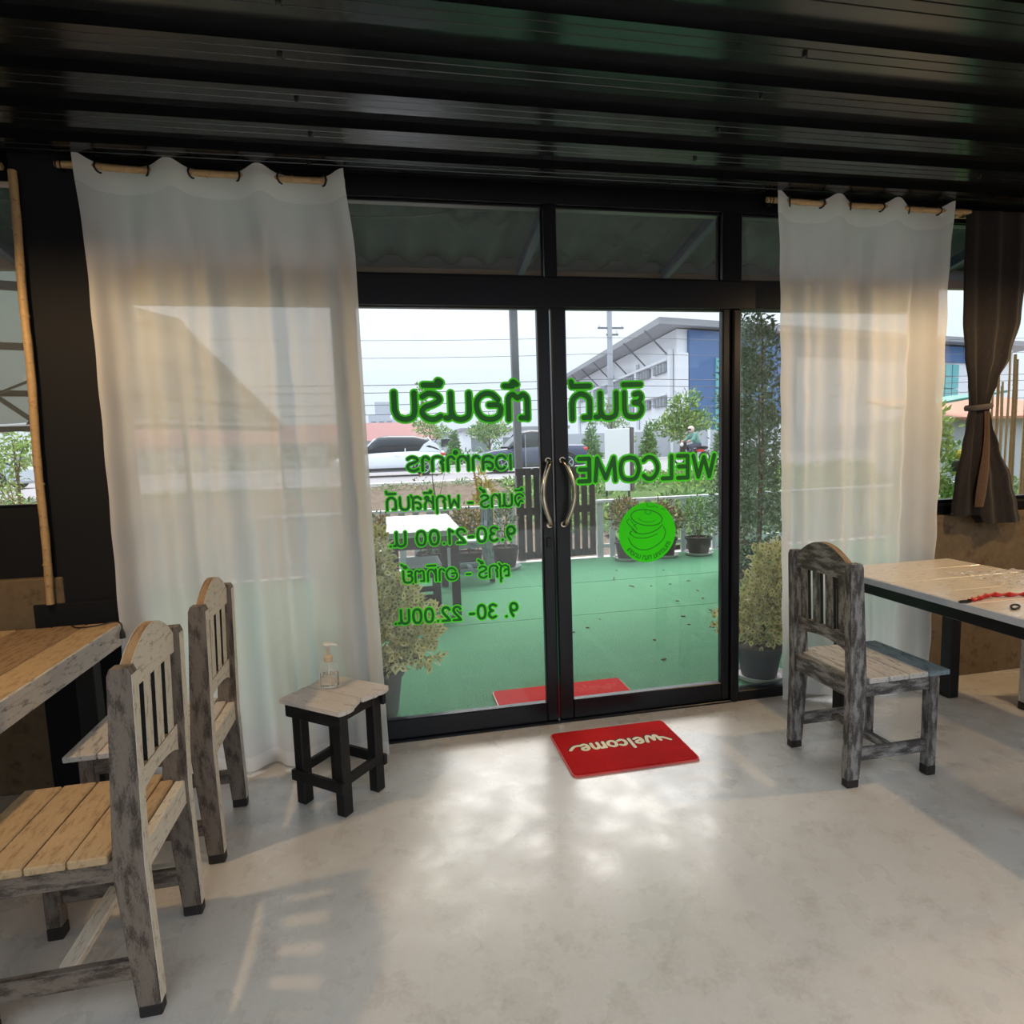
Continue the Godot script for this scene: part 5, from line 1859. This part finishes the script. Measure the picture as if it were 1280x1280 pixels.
	for j in 6:
		var rowp = []
		for i in 13:
			var a = lerpf(-1.15, 1.15, i / 12.0)
			var e = lerpf(-0.35, 0.25, j / 5.0)
			rowp.append(Vector3(0.05 + 0.154 * cos(a) * cos(e), 1.575 + 0.149 * sin(e), 0.134 * sin(a) * cos(e)))
		vp.append(rowp)
	vz.grid(vp)
	put("visor", vz, M.car_glass, r)
	for s in [-1.0, 1.0]:
		var sh = MB.new()
		sh.ball(Vector3(0.07, 0.345, s * 0.19), Vector3(0.14, 0.05, 0.05))
		put("shoe", sh, M.tyre, r)

func build_street():
	struct("ground_bank", terrain(-30, 30, -4.5, -16.8, 150, 50, 3, 0.10), M.soil, "brown soil bank between the fence and the road")
	struct("ground_verge", terrain(2.6, 40, -5.2, -16.7, 90, 40, 8, 0.16), M.grass).position.y = 0.06
	struct("road", ab(-160, 160, 0.0, ROAD, -31.0, -17.0, 0.0), M.asphalt)
	struct("road_kerb", ab(-160, 160, 0.0, ROAD + 0.06, -17.0, -16.7), M.kerb)
	struct("road_kerb", ab(-160, 160, 0.0, ROAD + 0.14, -31.3, -31.0), M.kerb)
	for q in [[-18.1, 0.12], [-24.2, 0.12], [-30.4, 0.12]]:
		struct("road_marking", ab(-160, 160, ROAD - 0.01, ROAD + 0.006, q[0], q[0] + q[1], 0.0), M.kerb)
	struct("far_ground", ab(-260, 260, 0.0, ROAD + 0.02, -260, -31.3, 0.0), M.asphalt)
	struct("yard_ground", ab(-40, 40, -0.5, -0.2, -4.5, 40.0, 0.0), M.soil)
	# low growth on the bank
	var gl = []
	var r = RandomNumberGenerator.new()
	r.seed = 5
	for k in 300:
		var x = r.randf_range(2.4, 24.0)
		var z = r.randf_range(-16.2, -6.0)
		gl.append([P(x, ground_y(x, z) + 0.08, z), P(r.randf_range(0.35, 0.8), r.randf_range(0.10, 0.28), 0.5), 150])
	var hd = Node3D.new()
	hd.name = "ground_cover"
	add_child(hd)
	tag(hd, "green low ground cover growing on the bank behind the right fence", "undergrowth")
	hd.set_meta("kind", "stuff")
	leaves(hd, gl, leaf_mesh(0.12, 0.05), LIME + GREEN + GREEN, 51)
	gl = []
	for k in 90:
		var x = r.randf_range(-14.0, 3.0)
		var z = r.randf_range(-16.4, -14.6) if k < 66 else r.randf_range(-14.0, -7.0)
		gl.append([P(x, ground_y(x, z) + 0.05, z), P(0.4, 0.12, 0.3), 60])
	hd = Node3D.new()
	hd.name = "grass_tufts"
	add_child(hd)
	tag(hd, "thin grass tufts along the road edge of the soil bank", "grass")
	hd.set_meta("kind", "stuff")
	leaves(hd, gl, leaf_mesh(0.10, 0.03), GREEN + [Color(0.22, 0.20, 0.10)], 52)
	# croton with yellow leaves and a bare sapling by the fence
	var c = thing("yellow_croton", "tall yellow leaved croton rising behind the fence left of the gate", "plant", Vector3(0.42, -0.1, -5.3))
	stems(c, Vector3.ZERO, [P(0.0, 1.1, 0), P(0.08, 0.95, 0)], 0.014)
	leaves(c, [[P(0.05, 0.85, 0), P(0.09, 0.25, 0.09), 180], [P(0.0, 1.08, 0), P(0.05, 0.16, 0.05), 60], [P(-0.08, 0.7, 0), P(0.12, 0.14, 0.1), 70]], leaf_mesh(0.11, 0.03), GOLD, 53)
	stick("garden_stake", "pale leaning stake beside the yellow croton", "stake", Vector3(0.48, -0.1, -5.25), Vector3(0.30, 1.25, -5.25), 0.014, "", M.bamboo_pale)
	tree("sapling", "thin bare sapling on the soil bank behind the fence", Vector3(-0.15, -0.08, -6.6), 1.3, 0.018, [[P(-0.22, 1.05, 0), P(0.10, 0.12, 0.1), 14], [P(0.2, 1.15, 0), P(0.12, 0.12, 0.1), 16], [P(0.0, 1.3, 0), P(0.1, 0.1, 0.1), 10]], RUSTY, 0.07, 54)
	# cars and motorcycle
	car("white_car", "white car with dark roof and windows passing on the road", Vector3(-0.72, ROAD, -23.4), PI, M.car_white, 4.5, 1.66, "suv")
	car("navy_pickup", "dark navy pickup on the road behind the door's middle frame", Vector3(5.12, ROAD, -22.5), PI, M.car_navy, 4.5, 1.72, "pickup")
	car("silver_car", "silver car on the road seen through the left window", Vector3(-17.2, ROAD, -25.5), PI, M.car_silver, 4.4, 1.55, "suv")
	motorcycle_and_rider(Vector3(12.75, ROAD, -23.0), PI)
	# board sign by the road
	var s = thing("board_sign", "blank white standing board with dark side near the road", "sign", Vector3(4.02, 0.05, -9.6), -0.55)
	put("panel", ab(-0.27, 0.27, 0.35, 1.68, -0.02, 0.02, 0.006), M.paper, s)
	put("back_panel", ab(0.275, 0.31, 0.35, 1.70, -0.30, 0.03, 0.006), M.beam_brown.duplicate(), s)
	s.get_child(1).material_override.albedo_color = col(60, 50, 58)
	for x in [-0.24, 0.24]:
		put("leg", ab(x - 0.02, x + 0.02, -0.1, 0.36, -0.03, 0.02), M.gate, s)
	# garden to the right, seen past the dark drape
	for k in 20:
		var x = 4.70 + 0.036 * k + 0.010 * sin(k * 5.0)
		var hh = 1.70 + 0.40 * absf(sin(k * 2.7)) + (0.25 if k % 4 == 1 else 0.0)
		var z = -2.0 + 0.09 * sin(k * 2.4)
		var which = ["bamboo", "bamboo_pale", "bamboo_grey"][k % 3]
		var place = ["first", "second", "third", "fourth", "fifth", "sixth", "seventh", "eighth", "ninth", "tenth", "eleventh", "twelfth", "thirteenth", "fourteenth", "fifteenth", "sixteenth", "seventeenth", "eighteenth", "nineteenth", "last"][k]
		stick("bamboo_cane", "upright bamboo cane, the %s from the left in the row outside the right window" % place, "cane", Vector3(x, -0.05, z), Vector3(x + 0.018 * sin(k * 2.2), hh, z), 0.011 + 0.003 * sin(k * 4.0), "bamboo canes outside the right window", M[which])
	for q in [[5.9, -1.9, 1.9, 61, "leafy green shrub right of the bamboo canes", GREEN], [5.62, -3.4, 1.75, 62, "bright green shrub between the curtain and the dark drape", LIME]]:
		tree("garden_shrub", q[4], Vector3(q[0], -0.1, q[1]), q[2], 0.03, [[P(0, q[2] * 0.35, 0), P(0.42, 0.4, 0.4), 800], [P(0.05, q[2] * 0.62, 0), P(0.40, 0.4, 0.4), 800], [P(-0.05, q[2] * 0.88, 0), P(0.28, 0.32, 0.3), 460]], q[5], 0.09, q[3], "garden shrubs", "shrub")
	var gp = thing("garden_pillar", "small white garden pillar with dark cap and yellow top outside the right window", "pillar", Vector3(5.72, -0.1, -3.0))
	put("shaft", ab(-0.05, 0.05, 0, 1.08, -0.05, 0.05), M.picket, gp)
	put("cap", ab(-0.10, 0.10, 1.08, 1.20, -0.1, 0.1, 0.02), M.gate, gp)
	var yb = MB.new()
	yb.ball(Vector3(0, 1.27, 0), Vector3(0.10, 0.075, 0.1))
	put("top", yb, mat(col(206, 190, 70), 0.6), gp)
	var hut = thing("rusty_roof_shed", "low shed with rusty tin roof behind the bamboo canes", "shed", Vector3(13.6, 0, -9.4))
	put("wall", ab(-1.6, 2.5, -0.1, 1.78, -2.0, 0.0), M.wall_grey, hut)
	var hr = MB.new()
	hr.prism([Vector2(0.35, 1.70), Vector2(-2.2, 2.30), Vector2(-2.2, 2.36), Vector2(0.35, 1.76)], -1.8, 2.7, Vector3.ZERO, Basis(Vector3(0, 0, 1), Vector3(0, 1, 0), Vector3(1, 0, 0)))
	put("roof", hr, M.roof_rust, hut)
	var ga = thing("green_awning", "sloping green awning edge seen left of the dark drape", "awning", Vector3(11.2, 0, -8.8))
	var gam = MB.new()
	gam.bar(Vector3(-0.7, 2.02, 0), Vector3(1.1, 2.26, 0), 1.4, 0.05)
	put("canopy", gam, mat(col(52, 120, 112), 0.6), ga)
	for x in [-0.6, 1.0]:
		put("pole", ab(x - 0.03, x + 0.03, -0.1, 2.05, -0.03, 0.03), M.steel_pole, ga)
	# the tent left of the terrace
	tent()

func tent():
	var t = thing("canopy_tent", "grey canopy roof on steel trusses left of the terrace behind the left curtain", "canopy")
	var near = [P(-2.50, 2.62, -2.95), P(-3.60, 3.02, -2.95), P(-5.2, 3.12, -2.95), P(-7.0, 3.15, -2.95), P(-9.0, 3.15, -2.95)]
	var far = [P(-2.30, 1.90, -6.7), P(-3.9, 1.97, -6.7), P(-5.4, 1.98, -6.7), P(-7.2, 1.98, -6.7), P(-9.2, 1.98, -6.7)]
	for k in 4:
		var pts = []
		for j in 13:
			var rowp = []
			for i in 9:
				var u = i / 8.0
				var v = j / 12.0
				var q = near[k].lerp(near[k + 1], u).lerp(far[k].lerp(far[k + 1], u), v)
				rowp.append(q + Vector3(0, -0.035 * sin(PI * u) - 0.02 * sin(PI * fposmod(v * 3.0, 1.0)), 0))
			pts.append(rowp)
		var m = MB.new()
		m.grid(pts)
		put("roof_cloth", m, M.canvas, t)
	var v = MB.new()
	var vp = []
	for j in 2:
		var rowp = []
		for i in 81:
			var q = P(lerpf(-2.30, -9.2, i / 80.0), 1.965 - 0.07 * maxf(0.0, 1.0 - i / 16.0), -6.72)
			rowp.append(q + Vector3(0, (-0.10 - 0.03 * absf(sin(PI * i / 4.0))) if j else 0.0, 0))
		vp.append(rowp)
	v.grid(vp)
	put("valance", v, M.wall_white, t)
	for k in 5:
		var m = MB.new()
		m.bar(near[k] + P(-0.04, -0.07, 0), far[k] + P(-0.04, -0.07, 0), 0.04, 0.05)
		put("rafter", m, M.gate, t)
		if k < 4:
			for w in [0.02, 0.33, 0.66, 0.98]:
				var c = MB.new()
				c.bar(near[k].lerp(far[k], w) + P(0, -0.12, 0), near[k + 1].lerp(far[k + 1], w) + P(0, -0.12, 0), 0.05, 0.07)
				put("purlin", c, M.gate, t)
			var d = MB.new()
			d.bar(near[k].lerp(far[k], 0.33) + P(0, -0.18, 0), near[k + 1].lerp(far[k + 1], 0.66) + P(0, -0.16, 0), 0.025, 0.025)
			put("brace", d, M.gate, t)
	for q in [near[0], near[4], far[0], far[2], far[4]]:
		put("leg", ab(q.x - 0.06, q.x - 0.02, -0.3, q.y - 0.05, q.z - 0.02, q.z + 0.02), M.steel_pole, t)
	var l = thing("tent_lamp", "small hanging lamp with lit bulb under the canopy tent", "lamp", P(-4.75, 1.86, -5.2))
	var s = MB.new()
	s.lathe([Vector2(0.02, 0.12), Vector2(0.05, 0.10), Vector2(0.12, 0.0), Vector2(0.115, 0.0), Vector2(0.045, 0.095)], Vector3.ZERO, 16)
	s.tube([P(0, 0.11, 0), P(0, 0.36, 0)], 0.006, 6)
	put("shade", s, M.gate, l)
	var b = MB.new()
	b.ball(Vector3(0, -0.02, 0), Vector3(0.035, 0.04, 0.035))
	put("bulb", b, M.bulb, l)
	var o = OmniLight3D.new()
	o.name = "tent_bulb_light"
	o.position = Vector3(0, -0.02, 0)
	o.light_color = Color(1.0, 0.8, 0.55)
	o.light_energy = 0.3
	o.light_size = 0.03
	o.omni_range = 8.0
	o.omni_attenuation = 2.0
	o.shadow_enabled = true
	l.add_child(o)

# ---------------------------------------------------------------- far side of the road
func build_far():
	var B := ROAD
	# long white building with a blue end block; footprint points
	var A = P(36.2, 0, -72.0)
	var D = P(43.0, 0, -136.0)
	var C = P(110.0, 0, -90.0)
	var along = (D - A).normalized()
	var outw = along.cross(Vector3.UP).normalized()
	if outw.x > 0:
		outw = -outw
	var fr = (C - A).normalized()
	var fo = fr.cross(Vector3.UP).normalized()
	if fo.z < 0:
		fo = -fo
	var t = thing("white_building", "long white building with dark window bands and blue end wall beyond the road", "building")
	var w = MB.new()
	var E2 = D + (C - A)
	w.prism([Vector2(A.x, -A.z), Vector2(C.x, -C.z), Vector2(E2.x, -E2.z), Vector2(D.x, -D.z)], B, 15.6, Vector3.ZERO, Basis(Vector3(1, 0, 0), Vector3(0, 0, -1), Vector3(0, 1, 0)))
	put("wall", w, M.wall_white, t)
	# blue cladding on the end wall, in panels
	var side = func(called, u0, u1, y0, y1, m, out, parent, org, dir, o):
		var mb = MB.new()
		var q = org + dir * ((u0 + u1) * 0.5) + o * out
		mb.box(Vector3(q.x, (y0 + y1) * 0.5, q.z), Vector3(absf(u1 - u0), y1 - y0, 0.5), 0.03, Basis(dir, Vector3.UP, dir.cross(Vector3.UP)))
		return put(called, mb, m, parent)
	side.call("corner_pillar", -0.2, 1.6, B, 12.6, M.wall_white, 0.15, t, A, fr, fo)
	for k in 7:
		side.call("blue_panel", 1.7 + k * 9.8, 1.7 + (k + 1) * 9.8 - 0.12, 12.9 if k > 1 else B + 0.4, 15.5, M.wall_blue, 0.20, t, A, fr, fo)
	for k in 5:
		for q in 5:
			side.call("glass_pane", 6.0 + k * 1.0, 6.9 + k * 1.0, 2.2 + q * 2.0, 4.05 + q * 2.0, M.teal, 0.42, t, A, fr, fo)
	for k in 3:
		for q in 4:
			side.call("glass_pane", 53.5 + k * 1.9, 55.2 + k * 1.9, 4.6 + q * 2.0, 6.45 + q * 2.0, M.teal, 0.42, t, A, fr, fo)
	# window bands on the long wall
	for fl in [[1.6, 2.7], [6.1, 7.3], [10.6, 11.8]]:
		side.call("ledge", 2.0, 62.0, fl[1] + 0.15, fl[1] + 0.5, M.wall_white, 0.45, t, A, along, outw)
		for k in 8:
			var o = side.call("window", 3.0 + k * 7.4, 8.6 + k * 7.4, fl[0], fl[1], M.louver, 0.10, t, A, along, outw)
			for g in 4:
				side.call("mullion", 3.9 + k * 7.4 + g * 1.3, 4.1 + k * 7.4 + g * 1.3, fl[0], fl[1], M.wall_grey, 0.2, o, A, along, outw)
	for k in 5:
		side.call("wall_rib", 1.0 + k * 15.0, 1.9 + k * 15.0, B, 13.2, M.wall_white, 0.35, t, A, along, outw)
	# roof slab with a wide overhang, on brackets
	var rf = MB.new()
	var ro = outw * 4.2
	var R0 = A + ro + fo * 3.0
	var R1 = C + fo * 3.0 + fr * 4.0
	var R3 = D + ro + along * 5.0
	var R2 = R3 + (R1 - R0)
	rf.prism([Vector2(R0.x, -R0.z), Vector2(R1.x, -R1.z), Vector2(R2.x, -R2.z), Vector2(R3.x, -R3.z)], 15.75, 16.55, Vector3.ZERO, Basis(Vector3(1, 0, 0), Vector3(0, 0, -1), Vector3(0, 1, 0)))
	put("roof", rf, M.roof_grey, t)
	for k in 7:
		var q = A + along * (2.0 + k * 10.0)
		var m = MB.new()
		m.tube([q + outw * 0.3 + Vector3(0, 12.4, 0), q + outw * 3.6 + Vector3(0, 15.8, 0)], 0.12, 6)
		put("bracket", m, M.steel_pole, t)
	# compound wall, red roofed hall, tower
	var cw = thing("compound_wall", "low pale compound wall along the far side of the road", "wall")
	put("wall_panel", ab(9.5, 60, 0.2, 2.1, -37.2, -37.0), M.wall_grey, cw)
	for k in 18:
		put("fence_post", ab(10.0 + k * 2.8, 10.16 + k * 2.8, 0.2, 2.35, -37.0, -36.85), M.wall_white, cw)
	var rh = thing("red_roof_hall", "low hall with long red roof left beyond the road", "building", P(-4.0, 0, -46.0))
	put("wall", ab(-18, 6.6, 0.2, 2.3, -6, 0), M.wall_white, rh)
	var rr = MB.new()
	rr.prism([Vector2(0.8, 2.15), Vector2(-3.0, 3.65), Vector2(-6.8, 2.15)], -18.6, 7.2, Vector3.ZERO, Basis(Vector3(0, 0, 1), Vector3(0, 1, 0), Vector3(1, 0, 0)))
	put("roof", rr, M.roof_red, rh)
	for k in 4:
		put("window", ab(-8.0 + 3.4 * k, -6.2 + 3.4 * k, 0.9, 1.8, -0.02, 0.04), M.louver, rh)
	var tw = thing("grey_tower", "pale grey stepped tower block far behind the red roof", "building", P(-0.6, 0, -90.0))
	put("block", ab(-2.6, 1.4, 0, 6.6, -4, 0), M.wall_grey, tw)
	put("upper_block", ab(-1.6, 1.3, 6.6, 8.4, -4, -0.2), M.wall_grey, tw)
	put("annex", ab(-3.9, -2.6, 0, 5.0, -3, -0.3), M.wall_white, tw)
	for k in 3:
		for q in 2:
			put("window", ab(-2.2 + 1.1 * k, -1.5 + 1.1 * k, 2.6 + 2.0 * q, 3.6 + 2.0 * q, -0.02, 0.05), M.louver, tw)
	var wt = thing("water_tower", "white mushroom shaped water tower before the grey tower", "water tower", P(1.2, 0, -82.0))
	var wm = MB.new()
	wm.lathe([Vector2(0.55, 0), Vector2(0.5, 4.6), Vector2(0.7, 5.0), Vector2(1.3, 5.5), Vector2(1.35, 5.8), Vector2(0.6, 6.5), Vector2(0.0, 6.7)], Vector3.ZERO, 20)
	put("shell", wm, M.wall_white, wt)
	var lb = thing("low_building", "low flat grey building far behind the mid road trees", "building", P(13.0, 0, -88.0))
	put("wall", ab(-7, 9, 0.2, 3.4, -5, 0), M.wall_grey, lb)
	put("roof", ab(-7.4, 9.4, 3.4, 3.75, -5.3, 0.4), M.roof_grey, lb)
	for k in 6:
		put("window", ab(-6.0 + 2.4 * k, -4.6 + 2.4 * k, 1.6, 2.7, -0.02, 0.06), M.car_glass, lb)
	var lb2 = thing("low_building", "pale low shop building beside the road behind the navy pickup", "building", P(9.6, 0, -58.0))
	put("wall", ab(-3, 7.5, 0.2, 3.0, -4, 0), M.wall_white, lb2)
	put("roof", ab(-3.3, 7.8, 3.0, 3.3, -4.3, 0.5), M.roof_grey, lb2)
	for k in 3:
		put("window", ab(-2.2 + 3.2 * k, -0.4 + 3.2 * k, 1.0, 2.3, -0.02, 0.05), M.louver, lb2)
	# roadside trees
	tree("street_tree", "large light green tree before the blue building", P(17.2, B, -33.0), 4.2, 0.10, [[P(0, 2.3, 0), P(1.3, 0.8, 1.2), 700], [P(-0.9, 2.0, 0), P(1.1, 0.6, 0.9), 420], [P(1.3, 2.3, 0), P(1.0, 0.6, 0.9), 380], [P(0.1, 3.2, 0), P(0.9, 0.8, 0.9), 420], [P(0.9, 3.7, 0), P(0.4, 0.6, 0.4), 90], [P(0.2, 1.5, 0), P(1.0, 0.4, 0.9), 260]], LIME + GREEN, 0.26, 71, "street trees")
	tree("street_tree", "rounded light green tree between the white car and the navy pickup", P(5.0, B, -32.6), 2.9, 0.07, [[P(0, 1.9, 0), P(0.95, 0.55, 0.8), 520], [P(-0.6, 1.9, 0), P(0.7, 0.4, 0.6), 260], [P(0.6, 2.1, 0), P(0.7, 0.45, 0.6), 280], [P(0.0, 2.5, 0), P(0.6, 0.4, 0.6), 200]], LIME + GREEN, 0.2, 72, "street trees")
	tree("street_tree", "sparse light green tree above the white car", P(1.7, B, -34.0), 3.0, 0.07, [[P(0, 2.2, 0), P(0.9, 0.5, 0.8), 320], [P(-0.5, 2.7, 0), P(0.5, 0.5, 0.5), 130], [P(0.7, 2.0, 0), P(0.6, 0.35, 0.6), 160]], LIME + GREEN, 0.2, 73, "street trees")
	tree("street_tree", "sparse tree behind the standing white board", P(12.8, B, -33.5), 3.6, 0.08, [[P(0, 2.6, 0), P(1.0, 0.5, 0.8), 300], [P(0.6, 1.9, 0), P(0.7, 0.6, 0.6), 220], [P(-0.5, 3.2, 0), P(0.6, 0.5, 0.5), 140], [P(1.0, 1.2, 0), P(0.6, 0.5, 0.5), 140]], LIME + GREEN, 0.2, 74, "street trees")
	tree("street_tree", "thin dark tree standing far behind the first letters", P(2.9, B, -60.0), 7.6, 0.10, [[P(0, 5.0, 0), P(0.5, 0.8, 0.5), 120], [P(0.2, 6.3, 0), P(0.4, 0.7, 0.4), 90], [P(-0.2, 7.2, 0), P(0.3, 0.4, 0.3), 50]], GREEN + RUSTY, 0.3, 75, "street trees")
	for q in [[2.95, -32.2, 1.95, 0.55, 81, "round topped conifer right of the white car"], [11.0, -32.0, 2.2, 0.7, 82, "bushy conifer left of the standing white board"], [14.6, -32.0, 2.1, 0.6, 83, "pointed conifer between the white board and the motorcycle"], [19.4, -32.0, 2.0, 0.6, 84, "dark conifer right of the motorcycle near the door post"]]:
		conifer(q[5], P(q[0], B, q[1]), q[2], q[3], q[4])
	# greenery seen through the left window
	for q in [[-9.6, -14.0, 2.1, 91, "spreading light green tree seen through the left window"], [-24.0, -34.0, 4.4, 92, "tall light green tree beyond the road seen through the left window"], [-17.5, -35.0, 3.6, 93, "bushy tree beyond the road behind the silver car"]]:
		var h = q[2]
		tree("yard_tree", q[4], P(q[0], 0.25, q[1]), h, 0.04, [[P(0, h * 0.62, 0), P(h * 0.28, h * 0.18, h * 0.28), 420], [P(h * 0.12, h * 0.85, 0), P(h * 0.22, h * 0.16, h * 0.22), 260], [P(-h * 0.1, h * 0.35, 0), P(h * 0.16, h * 0.2, h * 0.16), 160]], LIME, h * 0.06, q[3], "trees seen through the left window")
	tree("rust_shrub", "rust tinged shrub standing before the road in the left window", P(-6.9, -0.05, -8.6), 1.25, 0.015, [[P(0, 0.9, 0), P(0.16, 0.3, 0.16), 150], [P(0.03, 0.5, 0), P(0.10, 0.3, 0.1), 90]], RUSTY + LIME, 0.07, 94, "", "shrub")
	var hb = thing("hedge_row", "dark distant hedge line along the far road side", "hedge")
	var bl = []
	for k in 60:
		bl.append([P(-46.0 + k * 1.0, 0.8 + 0.3 * sin(k * 1.7), -39.0 - 0.5 * sin(k * 2.3)), P(0.9, 0.7, 0.7), 90])
	leaves(hb, bl, leaf_mesh(0.28, 0.12), GREEN + DEEP, 95)
	hb.set_meta("kind", "stuff")
	# poles and wires
	var up = thing("utility_pole", "pale concrete utility pole with cross arms before the white building", "pole", P(13.0, B, -34.0))
	var pm = MB.new()
	pm.tube([P(0, -0.3, 0), P(0, 10.4, 0)], [0.20, 0.15], 12)
	put("shaft", pm, M.concrete_pole, up)
	for q in [[8.05, -0.75, 0.9], [7.65, -0.2, 0.55]]:
		put("cross_arm", ab(q[1], q[2], q[0], q[0] + 0.10, -0.06, 0.06), M.steel_pole, up)
		for x in [q[1] + 0.08, q[2] - 0.08]:
			var im = MB.new()
			im.lathe([Vector2(0.03, 0.0), Vector2(0.06, 0.05), Vector2(0.03, 0.10), Vector2(0.06, 0.15), Vector2(0.02, 0.22), Vector2(0.0, 0.24)], P(x, q[0] + 0.1, 0), 10)
			put("insulator", im, M.wall_white, up)
	var names = ["uppermost power line across the sky", "second power line from the top across the sky", "third power line from the top, upper of a close pair", "fourth power line from the top, lower of a close pair", "fifth power line from the top, just above the tower", "lowest power line from the pole just above the trees"]
	for k in 6:
		var y = [7.72, 6.72, 5.22, 4.78, 4.10, 3.55][k]
		var pts = []
		for i in 41:
			var x = lerpf(-60, 70, i / 40.0)
			var sg = absf(fposmod(x - 13.0 + 15.0, 30.0) - 15.0) / 15.0
			pts.append(P(x, y + B * 0.0 - 0.25 * (1.0 - (1.0 - sg) * (1.0 - sg)) + 0.25 - 0.1, -33.74 + 0.14 * (k % 2)))
		var m = MB.new()
		m.tube(pts, 0.016 if k < 2 else 0.022, 5)
		solo("power_line", m, M.wire, names[k], "power line", "power lines along the road")
